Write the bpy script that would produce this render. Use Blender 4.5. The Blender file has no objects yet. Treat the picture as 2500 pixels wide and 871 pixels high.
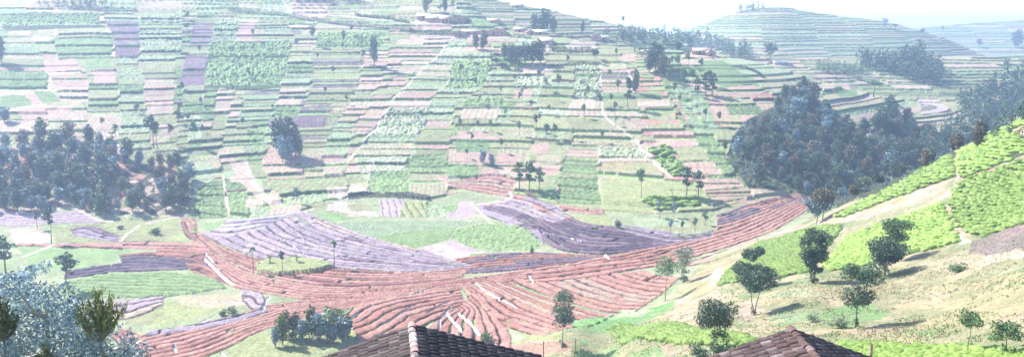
HAZE, SKY, SUN, EXPO = .0006, .15, 5.0, 1.2
import bpy, math, random
import numpy as np
sc = bpy.context.scene
COL = sc.collection
PI = math.pi
random.seed(7)
# ------------------------------------------------------------------ camera model (photo pixels 2500 x 871)
F = 1944.0; CX, CY = 1250.0, 435.5
TH = math.atan((CY - 75.0) / F)
CT, ST = math.cos(TH), math.sin(TH)
def ray(px, py):
    u = (px - CX) / F; v = -(py - CY) / F
    return u, CT + v * ST, -ST + v * CT
def tdep(py):
    r = ray(CX, py); return -r[2] / r[1]
def P(px, py, Y):
    r = ray(px, py); k = Y / r[1]
    return (r[0] * k, Y, r[2] * k)
def Q(px, py, z):
    r = ray(px, py); k = z / r[2]
    return (r[0] * k, r[1] * k, z)
def Wp(u, Y, z): return (u * Y, Y, z)
# ------------------------------------------------------------------ noise
def _h(ix, iy, s):
    a = (ix.astype(np.int64) * 374761393 + iy.astype(np.int64) * 668265263 + s * 1442695041) & 0xffffffff
    a = ((a ^ (a >> 13)) * 1274126177) & 0xffffffff
    a = (a ^ (a >> 16)) & 0xffffffff
    return a.astype(np.float64) / 4294967295.0
def vnoise(x, y, s=0):
    x = np.asarray(x, float); y = np.asarray(y, float)
    ix = np.floor(x); iy = np.floor(y); fx = x - ix; fy = y - iy
    fx = fx * fx * (3 - 2 * fx); fy = fy * fy * (3 - 2 * fy)
    a = _h(ix, iy, s); b = _h(ix + 1, iy, s); c = _h(ix, iy + 1, s); d = _h(ix + 1, iy + 1, s)
    return (a * (1 - fx) + b * fx) * (1 - fy) + (c * (1 - fx) + d * fx) * fy
def fbm(x, y, s=0, o=3):
    t = 0; a = .5; n = 0
    for k in range(o):
        t = t + a * vnoise(x * 2 ** k, y * 2 ** k, s + k * 17); n += a; a *= .5
    return t / n
# ------------------------------------------------------------------ base terrain: thin plate through surveyed points
cp = []
for px, py in [(0,640),(0,700),(0,800),(200,860),(450,870),(700,870),(1000,870),(250,620),(250,760),(500,700),(500,800),
               (750,650),(750,760),(1000,650),(1000,760),(1250,650),(1250,760),(1250,850),(1450,720),(1600,690),(1500,620),(-300,760),(-300,640)]:
    cp.append(Q(px, py, -55))
for px, py, z in [(1640,720,-54.5),(1480,780,-54.5),(1700,620,-54.5),(1900,560,-53.5),(1970,495,-53),
                  (-200,540,-54),(0,540,-54),(250,540,-54),(450,530,-54.5),(600,570,-54.7),(800,570,-54.7),(1000,570,-54.7),
                  (600,500,-52),(900,500,-53.5),(1150,500,-53.5),(1300,540,-54),(1480,520,-53),(1750,510,-52.5)]:
    cp.append(Q(px, py, z))
for px, py, Y in [
    (-200,440,246),(-200,300,287),(-200,200,324),(-200,100,369),(-200,0,430),
    (0,440,247),(0,300,287),(0,200,324),(0,100,369),(0,0,430),(0,-60,490),
    (300,440,248),(300,300,289),(300,200,327),(300,100,374),(300,0,437),(300,-60,495),
    (600,400,275),(600,300,305),(600,200,344),(600,100,392),(600,0,455),(600,-50,510),
    (900,400,279),(900,300,311),(900,200,351),(900,100,400),(900,20,455),(900,-20,500),
    (1150,400,279),(1150,300,311),(1150,200,351),(1150,100,400),(1150,50,425),(1150,10,470),
    (1350,400,276),(1350,300,307),(1350,200,347),(1350,110,388),(1350,88,400),
    (1500,400,270),(1500,300,301),(1500,200,342),(1500,118,385),
    (1650,400,266),(1650,300,300),(1650,200,340),(1650,128,376),
    (1780,400,262),(1760,300,299),(1770,200,338),(1770,142,368),
    (1900,400,266),(1900,300,300),(1930,215,343),(1860,160,362),
    (2100,400,285),(2100,300,330),(2050,215,385),(2230,250,390),(2330,290,370),(2200,330,340),
    (2420,300,380),(2440,230,440),(2500,195,450),(2330,225,470),
    # near spur on the right
    (2000,530,175),(2120,470,167),(2250,410,160),(2380,348,154),(2500,290,150),(2650,220,146),
    (1900,610,160),(2000,600,138),(1800,650,150),(2150,560,135),(2300,500,128),(2350,600,106),(2500,420,126),(2500,560,97),
    (1985,690,104),(1800,720,112),(2160,680,102),(2090,795,76),(2300,760,76),(2500,700,70),(2500,790,58),(1700,760,112),
    (1600,820,100),(1750,870,68),(2000,870,60),(2250,870,54),(2500,870,48),(1850,790,88),(1400,860,118),(1500,850,102)]:
    cp.append(P(px, py, Y))
for u, Y, z in [(.03,470,-30),(.1,460,-38),(.2,450,-40),(.3,440,-38),(.35,430,-38),(.42,470,-46),(.5,500,-44),(.03,540,-50),(.2,540,-58),(.35,540,-58),
                (.5,600,-55),(.7,600,-40),(.8,450,-14),(.66,420,-36),
                (.40,228,-53),(.47,228,-52),(.54,225,-49),(.62,222,-46),(.72,220,-42),(.47,260,-51),(.58,280,-50),(.7,300,-46),(.38,205,-51),
                (-.2,560,20),(-.6,560,26),(-.8,600,20),(-.5,700,0),(-.1,640,0),(0,620,-20),(-.8,430,16),(-.9,240,-50),
                (.8,150,-12),(.8,100,-20),(.8,50,-19),(.85,220,-38)]:
    cp.append(Wp(u, Y, z))
for u in (-.9, -.5, -.2, .1, .3, .55, .85):
    cp.append(Wp(u, 9, -4.5)); cp.append(Wp(u, 22, -12.0))
    if u < .3:
        for Y, z in ((40,-22.0),(60,-33),(85,-45.5),(112,-54.8)): cp.append(Wp(u, Y, z))
    else: cp.append(Wp(u, 36, -17.5 if u > .5 else -18.5))
cp = np.array(cp)
def warp(x, y): return np.stack([x / y * 3.0, y / 100.0], -1)
C = warp(cp[:, 0], cp[:, 1])
def tps(r2): return .5 * r2 * np.log(r2 + 1e-9)
n = len(C)
K = tps(((C[:, None] - C[None]) ** 2).sum(-1)) + np.eye(n) * .004
A = np.zeros((n + 3, n + 3)); A[:n, :n] = K; A[:n, n] = 1; A[:n, n + 1:] = C; A[n, :n] = 1; A[n + 1:, :n] = C.T
sol = np.linalg.solve(A, np.concatenate([cp[:, 2], np.zeros(3)]))
def tps_eval(x, y):
    q = warp(x, y).reshape(-1, 2); out = np.empty(len(q))
    for s in range(0, len(q), 20000):
        b = q[s:s + 20000]
        out[s:s + 20000] = tps(((b[:, None] - C[None]) ** 2).sum(-1)) @ sol[:n] + sol[n] + b @ sol[n + 1:]
    return out.reshape(np.shape(x))
FAR = [(520, .30, [(1000,-12),(1150,-4),(1250,8),(1350,28),(1450,50),(1560,70),(1650,100),(1720,140)]),
       (780, .24, [(1450,170),(1560,122),(1620,96),(1680,74),(1720,60),(1760,44),(1800,30),(1860,19),(1910,18),(1960,27),(2000,34),(2060,42),(2110,46),(2150,52),(2200,62),(2300,92),(2400,135),(2500,180)]),
       (1150, .2, [(1900,130),(2100,92),(2200,72),(2300,64),(2400,56),(2500,50),(2700,40)])]
FARLINES = []
for Yr, sl, pts in FAR:
    us = [ray(px, py)[0] / ray(px, py)[1] for px, py in pts]; zs = [P(px, py, Yr)[2] for px, py in pts]
    FARLINES.append((Yr, sl, us, zs))
def base_eval(x, y):
    u = x / y
    z = np.where(y < 640, tps_eval(x, np.minimum(y, 640)), -300)
    k = np.clip((y - 560) / 80, 0, 1); z = z * (1 - k) + (-75) * k
    zone = np.zeros(np.shape(x), int)
    wob = fbm(x / 60, y / 60, 5) - .5
    for i, (Yr, sl, us, zs) in enumerate(FARLINES):
        zr = np.interp(u, us, zs) - np.clip(us[0] - u, 0, .3) * 350
        f = zr - sl * np.abs(y - Yr - wob * 22) + wob * 1.5
        fl = 4.0
        f = zr - (np.sqrt((zr - f) ** 2 + fl * fl) - fl)
        f = np.where(y < 410, -300, f)
        far = f > z
        z = np.where(far, f, z); zone = np.where(far, i + 1, zone)
    return np.maximum(z, -75), zone
# coarse grid for fast look-up
GU = np.linspace(-.84, .84, 337)
GY = np.concatenate([np.arange(8, 150, 2.0), np.arange(150, 460, 2.5), np.arange(460, 1500, 6.0), np.array([1600, 1800, 2200, 3000, 5000, 9000.])])
gy, gu = np.meshgrid(GY, GU, indexing='ij')
BZ, BZONE = base_eval(gu * gy, gy)
def bil(G, u, y):
    fi = np.interp(y, GY, np.arange(len(GY))); fj = np.interp(u, GU, np.arange(len(GU)))
    i = np.minimum(fi.astype(int), len(GY) - 2); j = np.minimum(fj.astype(int), len(GU) - 2)
    a = fi - i; b = fj - j
    return (G[i, j] * (1 - b) + G[i, j + 1] * b) * (1 - a) + (G[i + 1, j] * (1 - b) + G[i + 1, j + 1] * b) * a
MY = np.concatenate([np.arange(9, 460, .25), np.arange(460, 1500, 1.0)])
def at(px, py):
    """the point of the ground that lies at this pixel of the photograph"""
    r = ray(px, py); u = r[0] / r[1]; s = r[2] / r[1]
    z = bil(BZ, np.full(len(MY), u), MY); d = MY * s - z
    k = np.argmax(d < 0)
    if d[k] >= 0: k = len(MY) - 1
    if k > 0:
        w = d[k - 1] / (d[k - 1] - d[k] + 1e-9); y = MY[k - 1] + w * (MY[k] - MY[k - 1])
    else: y = MY[0]
    return (u * y, y, s * y)
def ats(pts): return np.array([at(*p)[:2] for p in pts])
# ------------------------------------------------------------------ the fine grid
NU = 1380
us_ = np.linspace(-.80, .80, NU)
ys_ = [9.0]
while ys_[-1] < 2300:
    y = ys_[-1]
    d = .5 if y < 45 else .30 if y < 130 else .27 if y < 235 else .34 if y < 420 else .9 if y < 540 else 1.5 if y < 1180 else y * .05
    ys_.append(y + d)
ys_ = np.array(ys_); NY = len(ys_)
Y2, U2 = np.meshgrid(ys_, us_, indexing='ij'); X2 = U2 * Y2
Zb = bil(BZ, U2, Y2)
zi = np.interp(Y2, GY, np.arange(len(GY))).astype(int); zj = np.interp(U2, GU, np.arange(len(GU)))
zone = BZONE[np.minimum(np.round(np.interp(Y2, GY, np.arange(len(GY)))).astype(int), len(GY) - 1), np.round(zj).astype(int)]
Z = Zb.copy()
PAL = dict(g=(.235,.24,.13), G=(.15,.21,.095), l=(.27,.31,.19), L=(.19,.26,.115), p=(.355,.245,.20), P=(.385,.30,.235), t=(.31,.28,.18), y=(.25,.27,.13),
           u=(.17,.12,.145), U=(.105,.075,.105), W=(.32,.34,.23), r=(.31,.15,.12), R=(.37,.20,.165), m=(.22,.105,.095), v=(.27,.215,.255), w=(.38,.33,.36),
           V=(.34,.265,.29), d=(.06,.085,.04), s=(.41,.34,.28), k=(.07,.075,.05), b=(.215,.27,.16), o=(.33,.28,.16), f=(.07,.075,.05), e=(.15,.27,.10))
Colr = np.zeros(Y2.shape + (3,), np.float32); Colr[:] = PAL['g']
ROUGH = np.full(Y2.shape, .05, np.float32)
CLS = np.zeros(Y2.shape, np.int8)      # 0 slope 1 valley 2 hillside 3 far 4 path 5 water
def inpoly(poly, x, y):
    c = np.zeros(x.shape, bool); m = len(poly); j = m - 1
    for i in range(m):
        xi, yi = poly[i]; xj, yj = poly[j]
        if yi != yj:
            c ^= ((yi > y) != (yj > y)) & (x < (xj - xi) * (y - yi) / (yj - yi) + xi)
        j = i
    return c
def window(w, pad=0):
    y0, y1 = w[:, 1].min() - pad, w[:, 1].max() + pad
    i0, i1 = np.searchsorted(ys_, [y0, y1]); uu = [(w[:, 0].min() - pad) / y0, (w[:, 0].min() - pad) / y1, (w[:, 0].max() + pad) / y0, (w[:, 0].max() + pad) / y1]
    j0, j1 = np.searchsorted(us_, [min(uu), max(uu)])
    return slice(max(i0 - 1, 0), i1 + 1), slice(max(j0 - 1, 0), j1 + 1)
def pdist(line, x, y):
    d = np.full(x.shape, 1e9); along = np.zeros(x.shape); L = 0
    for (ax, ay), (bx, by) in zip(line[:-1], line[1:]):
        vx, vy = bx - ax, by - ay; ll = vx * vx + vy * vy + 1e-9
        t = np.clip(((x - ax) * vx + (y - ay) * vy) / ll, 0, 1)
        dd = np.hypot(x - ax - t * vx, y - ay - t * vy); k = dd < d
        d = np.where(k, dd, d); along = np.where(k, L + t * math.sqrt(ll), along); L += math.sqrt(ll)
    return d, along
def smooth(pts, it=2):
    p = np.array(pts, float)
    for _ in range(it):
        q = [p[0]]
        for a, b in zip(p[:-1], p[1:]): q += [a * .75 + b * .25, a * .25 + b * .75]
        q.append(p[-1]); p = np.array(q)
    return p
def hcol(h, codes):
    tab = np.array([PAL[c] for c in codes]); return tab[np.minimum((h * len(codes)).astype(int), len(codes) - 1)]
# ------------------------------------------------------------------ terraces
def terrace(sl, mask, zb, hgt, phase, colid, codes, seed, a=.5, eps=.09, rough=.10, jit=.35, riser='d', split=0, geo=None):
    """cut the smooth slope into steps that follow its contours; colour each plot by its own crop"""
    x = X2[sl]; y = Y2[sl]; cq = colid; colid = colid if geo is None else colid * 0 + geo; s_c = seed; seed = seed if geo is None else 100 + geo
    nz = (fbm(x / 22, y / 22, 77) - .5) * 2.2 + (vnoise(x / 5, y / 5, seed + 3) - .5) * .16
    q = (zb + nz * jit) / hgt + phase
    ri = np.floor(q)
    # rows of uneven height: every boundary is shifted by its own amount
    sh0 = (_h(ri, colid, seed + 11) - .5) * .75; sh1 = (_h(ri + 1, colid, seed + 11) - .5) * .75
    fr = q - ri
    up = fr > 1 + sh1; dn = fr < sh0
    ri2 = ri + up - dn
    s0 = (_h(ri2, colid, seed + 11) - .5) * .75; s1 = (_h(ri2 + 1, colid, seed + 11) - .5) * .75
    wd = 1 + s1 - s0; fr = np.clip((q - ri2 - s0) / wd, 0, 1)
    e = np.clip(eps / wd, .04, .4)
    ab = a * (.2 + 1.2 * _h(ri2, colid, seed + 31)); ab = np.clip(np.minimum(ab, 1.25 / (hgt * wd)), 0, .93)
    g = np.where(fr < e, fr / e * ab, ab + (1 - ab) * (fr - e) / (1 - e))
    dz = (g - fr) * wd * hgt
    colid = cq
    sub = colid * 7
    if split: sub = sub + np.floor((x + 40 * _h(ri2, colid, 5)) / split)
    hh = _h(ri2 * 3 + 1, sub, seed + 57); hh = np.clip(.45 * hh + .55 * (1.8 * _h(np.floor(ri2 / 3), np.floor(colid / 2), 58) - .4), 0, .999)
    col = hcol(hh, codes)
    tone = .86 + .28 * _h(ri2, sub, seed + 77)
    col = col * tone[..., None]
    k1 = fbm(x / 2.6, y / 2.6, seed + 91, 3); kind = _h(ri2, sub, seed + 92)
    weeds = (k1 > .56 + .2 * kind)[..., None] * .55; col = col * (1 - weeds) + np.array([.17, .23, .09]) * weeds
    ang = (kind - .5) * 1.2; rows_ = np.sin((x * np.cos(ang) + y * np.sin(ang)) * 2 * PI / np.where(kind > .5, 1.5, 2.2)); col = col * (1 + rows_ * .13 * (kind > .3))[..., None] * (.72 + .5 * k1)[..., None]
    isr = (fr < e * 1.05) & (ab > .2)
    rc = np.array(PAL[riser]) * (.8 + .9 * _h(ri2, sub, seed + 5))[..., None]
    soilr = (_h(ri2, sub, seed + 6) > .8)[..., None]
    rc = np.where(soilr, rc * np.array([1.6, .8, 1.2]), rc)
    # broken grassy bank, not a clean line
    isr &= vnoise(x / 1.4, y / 1.4, seed + 8) > .16
    lip = (fr > .93) & (_h(ri2 + 1, sub, 9) > .5)
    col = np.where(lip[..., None], np.array([.24, .34, .12]), col)
    col = np.where(isr[..., None], rc, col)
    leafy = np.isin(np.minimum((hh * len(codes)).astype(int), len(codes) - 1), [i for i, c in enumerate(codes) if c in 'LlWUG'])
    Z[sl] = np.where(mask, Zb[sl] + dz, Z[sl])
    Colr[sl] = np.where(mask[..., None], col, Colr[sl])
    ROUGH[sl] = np.where(mask, np.where(leafy & ~isr, rough * 2.8, rough * .7), ROUGH[sl])
# lines that run down the hillside between the strips of plots (photo pixels, top to bottom)
LN = [
 [(-260,40),(-250,300),(-240,560)], [(-120,30),(-110,300),(-90,560)], [(-20,20),(-10,200),(20,420),(30,560)],
 [(60,20),(110,190),(120,420),(120,560)], [(130,20),(140,100),(205,190),(215,300),(230,560)],
 [(258,-30),(262,60),(285,150),(290,270),(300,420),(300,560)],
 [(336,-40),(338,42),(345,140),(355,270),(370,420),(380,560)], [(448,-40),(445,42),(430,150),(425,270),(430,400),(450,560)],
 [(480,-40),(478,38),(455,140),(445,270),(468,400),(472,540)], [(538,-40),(533,42),(512,110),(498,215),(490,330),(482,400),(478,540)],
 [(585,-40),(580,45),(575,110),(552,215),(545,330),(538,400),(555,540)], [(650,-40),(640,50),(650,110),(622,215),(605,330),(600,400),(625,540)],
 [(712,-40),(712,50),(712,105),(690,215),(660,300),(640,390),(662,520)], [(790,-40),(775,60),(765,190),(740,260),(715,330),(735,400),(735,520)],
 [(890,-40),(880,70),(878,215),(830,300),(785,380),(790,510)], [(1000,-30),(955,75),(930,215),(885,310),(845,380),(850,510)],
 [(1120,-10),(1102,86),(1087,116),(1064,146),(1024,177),(994,212),(958,247),(938,288),(908,323),(862,379),(897,440),(900,510)],
 [(1180,0),(1150,90),(1110,151),(1090,217),(1054,252),(1044,293),(1019,343),(994,399),(1000,510)],
 [(1230,30),(1200,110),(1182,215),(1112,260),(1105,300),(1100,350),(1090,430),(1090,520)],
 [(1270,60),(1262,120),(1255,215),(1190,270),(1185,350),(1160,430),(1150,520)],
 [(1300,80),(1300,120),(1295,215),(1230,300),(1215,400),(1210,520)],
 [(1345,90),(1340,120),(1320,230),(1300,320),(1285,440),(1280,520)], [(1400,100),(1400,130),(1395,250),(1385,350),(1365,430),(1350,520)],
 [(1462,110),(1465,130),(1465,250),(1462,330),(1458,420),(1470,520)], [(1513,118),(1513,144),(1543,197),(1565,290),(1568,361),(1610,420),(1640,470),(1660,530)],
 [(1590,125),(1600,150),(1630,240),(1680,330),(1740,430),(1780,500),(1790,530)], [(1700,130),(1660,180),(1700,260),(1790,420),(1830,520)],
 [(1780,150),(1760,230),(1830,400),(1860,500)], [(1860,165),(1870,250),(1900,400),(1920,490)],
 [(2010,215),(1980,300),(1960,400),(1970,480)]]
lines = []
for l in LN:
    w = ats(l); o = np.argsort(w[:, 1]); w = w[o]
    for k in range(1, len(w)):
        if w[k, 1] <= w[k - 1, 1]: w[k, 1] = w[k - 1, 1] + .1
    lines.append(w)
# foot of the hillside (photo pixels)
FOOT = ats([(-300,545),(0,540),(120,505),(240,520),(320,535),(460,532),(560,532),(640,530),(745,520),(800,500),(850,480),(930,470),(1040,488),(1160,462),(1250,470),(1350,500),(1440,512),(1600,522),(1740,515),(1850,480),(1960,470),(2080,455),(2300,380)])
fo = np.argsort(FOOT[:, 0] / FOOT[:, 1]); FU = (FOOT[:, 0] / FOOT[:, 1])[fo]; FY = FOOT[:, 1][fo]
footY = np.interp(U2, FU, FY)
SPUR = inpoly(ats([(1250,900),(1250,850),(1330,835),(1480,782),(1560,768),(1640,722),(1668,690),(1720,640),(1860,590),(1960,545),(1990,512)]).tolist()
              + [(.41 * 205, 205), (.5 * 215, 215), (.9 * 215, 215), (.9 * 20, 20), (-.05 * 20, 20), (-.03 * 100, 100)], X2, Y2)
NEAR = (Y2 < 118) & (Y2 < 100 + 30 * np.clip(U2 + .3, 0, .3))
hill = (Y2 > footY) & (Y2 < 640) & ~SPUR & (zone == 0)
sl = (slice(np.searchsorted(ys_, 195), np.searchsorted(ys_, 640)), slice(0, NU))
xs, yy = X2[sl], Y2[sl]
cid = np.zeros(xs.shape)
wobx = (fbm(xs / 9, yy / 9, 41) - .5) * 3.4 + (fbm(xs / 40, yy / 30, 43) - .5) * 6 * (xs < -40)
for w in lines: cid += (xs + wobx) > np.interp(yy, w[:, 1], w[:, 0])
cid = cid.astype(int)
fade = np.clip((yy - footY[sl]) / 8, .25, 1)
GEO = [0,0,0,0,1,2,3,4,5,6,6,7,7,8,9,10,11,12,12,13,13,13,14,14,14,15,16,17,17,17,18,19]
GH = [2.5,2.8,3.2,2.0,1.9,1.35,2.4,1.7,2.3,1.25,1.7,2.2,2.5,2.3,3.0,1.7,2.2,2.4,1.8,1.8]
codesA = 'gGpPtgtPlgbptP'
for c in range(int(cid.max()) + 1):
    m = hill[sl] & (cid == c)
    if not m.any(): continue
    ii = np.where(m.any(1))[0]; jj = np.where(m.any(0))[0]
    s2 = (slice(sl[0].start + ii[0], sl[0].start + ii[-1] + 1), slice(jj[0], jj[-1] + 1)); mm = m[ii[0]:ii[-1] + 1, jj[0]:jj[-1] + 1]
    codes = {6: 'llglglGlg', 7: 'gPplPlg', 8: 'gtguGg', 9: 'gGlg', 12: 'lLglg', 13: 'pPlGuPg', 14: 'gugtPg', 15: 'gPbgtlp', 16: 'pgtPgP', 17: 'WlgtlW', 18: 'glLgpt',
             19: 'glLgpG', 20: 'pglLgW', 22: 'glgtpWg', 23: 'gtpgPp', 24: 'tgpPgt', 25: 'pPpgRg', 26: 'GgbG', 27: 'pgGPg'}.get(c, codesA)
    terrace(s2, mm, Zb[s2], GH[GEO[c]], .37 * GEO[c], np.full(mm.shape, c), codes, 100 + c, split=(0, 34, 24)[c % 3], a=.34 if c < 8 else .5, geo=GEO[c])
CLS[hill] = 2
# far hills: many thin regular terraces
fm = (zone > 0)
s3 = (slice(np.searchsorted(ys_, 420), NY), slice(0, NU))
colf = np.floor((X2[s3] + 30 * (vnoise(X2[s3] / 80, Y2[s3] / 80, 2))) / np.where(zone[s3] == 1, 22, 45)).astype(int)
for zc, hg, cc in ((1, 1.7, 'glgPlt'), (2, 2.1, 'lgtlPgb'), (3, 3.0, 'lgWlPgb')):
    terrace(s3, zone[s3] == zc, Zb[s3], hg, .3 * (zc), colf // 1 * 1, cc, 300 + zc, a=.75, eps=.28, rough=.1, jit=.35)
CLS[fm] = 3
Colr[:] = np.where(fm[..., None], Colr * .88, Colr)
# ------------------------------------------------------------------ valley floor and near slope, base cover
val = ~hill & ~SPUR & (Y2 < 330) & (zone == 0)
CLS[val] = 1
mot = fbm(X2 / 14, Y2 / 14, 61, 4)[..., None]; mot2 = fbm(X2 / 3, Y2 / 3, 63, 3)[..., None]
vb = np.array([.20, .27, .12]) * (1 - mot) + np.array([.36, .34, .24]) * mot
vb = vb * (.62 + .5 * mot2)
Colr[:] = np.where((CLS[..., None] < 2), vb, Colr)
nb = np.array([.13, .205, .08]) * (1 - mot) + np.array([.31, .25, .17]) * mot
mot3 = fbm(X2 / .7, Y2 / .7, 65, 3)[..., None]
nb = np.where(mot2 > .60, nb * .5 + np.array([.20, .14, .10]), nb) * (.6 + .5 * mot2 + .45 * mot3)
Colr[:] = np.where(SPUR[..., None], nb, Colr)
ROUGH[val] = .10; ROUGH[SPUR] = .10
# ------------------------------------------------------------------ patches
def patch(pts, code, rough=None, hgt=None, flat=False, a=.55, seed=0, rows=None, edge=.5, lift=0, mott=.25, split=0, eps=.1, riser='d'):
    w = ats(pts); s = window(w, 2)
    x, y = X2[s], Y2[s]
    m = inpoly(w, x + (fbm(x / 4, y / 4, seed + 2) - .5) * edge * 2, y + (fbm(x / 4, y / 4, seed + 4) - .5) * edge * 2)
    if hgt:
        Z[s] = np.where(m, Zb[s], Z[s]); terrace(s, m, Zb[s], hgt, .1 * seed, np.full(x.shape, seed), code, 500 + seed, a=a, rough=rough or .1, jit=.25, split=split, eps=eps, riser=riser)
        return
    c = hcol(_h(np.zeros(x.shape), np.floor(x * 0), seed), code[:1]) if len(code) == 1 else hcol(np.clip(fbm(x / 6, y / 6, seed + 9), 0, .999), code)
    c = c * (1 - mott / 2 + mott * fbm(x / 2, y / 2, seed + 5, 2))[..., None]
    if rows:                                            # planted in rows: (spacing, angle, depth)
        sp, ang, dep = rows; t = (x * math.sin(ang) + y * math.cos(ang)) / sp + (fbm(x / 10, y / 10, seed + 3) - .5) * 1.2; f = np.abs(t - np.floor(t) - .5) * 2
        Z[s] = np.where(m, Z[s] + dep * (1 - f ** 2), Z[s]); c = np.where((f > .82)[..., None], c * .45, c)
    if flat: Z[s] = np.where(m, Zb[s], Z[s])
    if lift: Z[s] = np.where(m, Z[s] + lift, Z[s])
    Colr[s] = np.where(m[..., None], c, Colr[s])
    if rough is not None: ROUGH[s] = np.where(m, rough, ROUGH[s])
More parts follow.
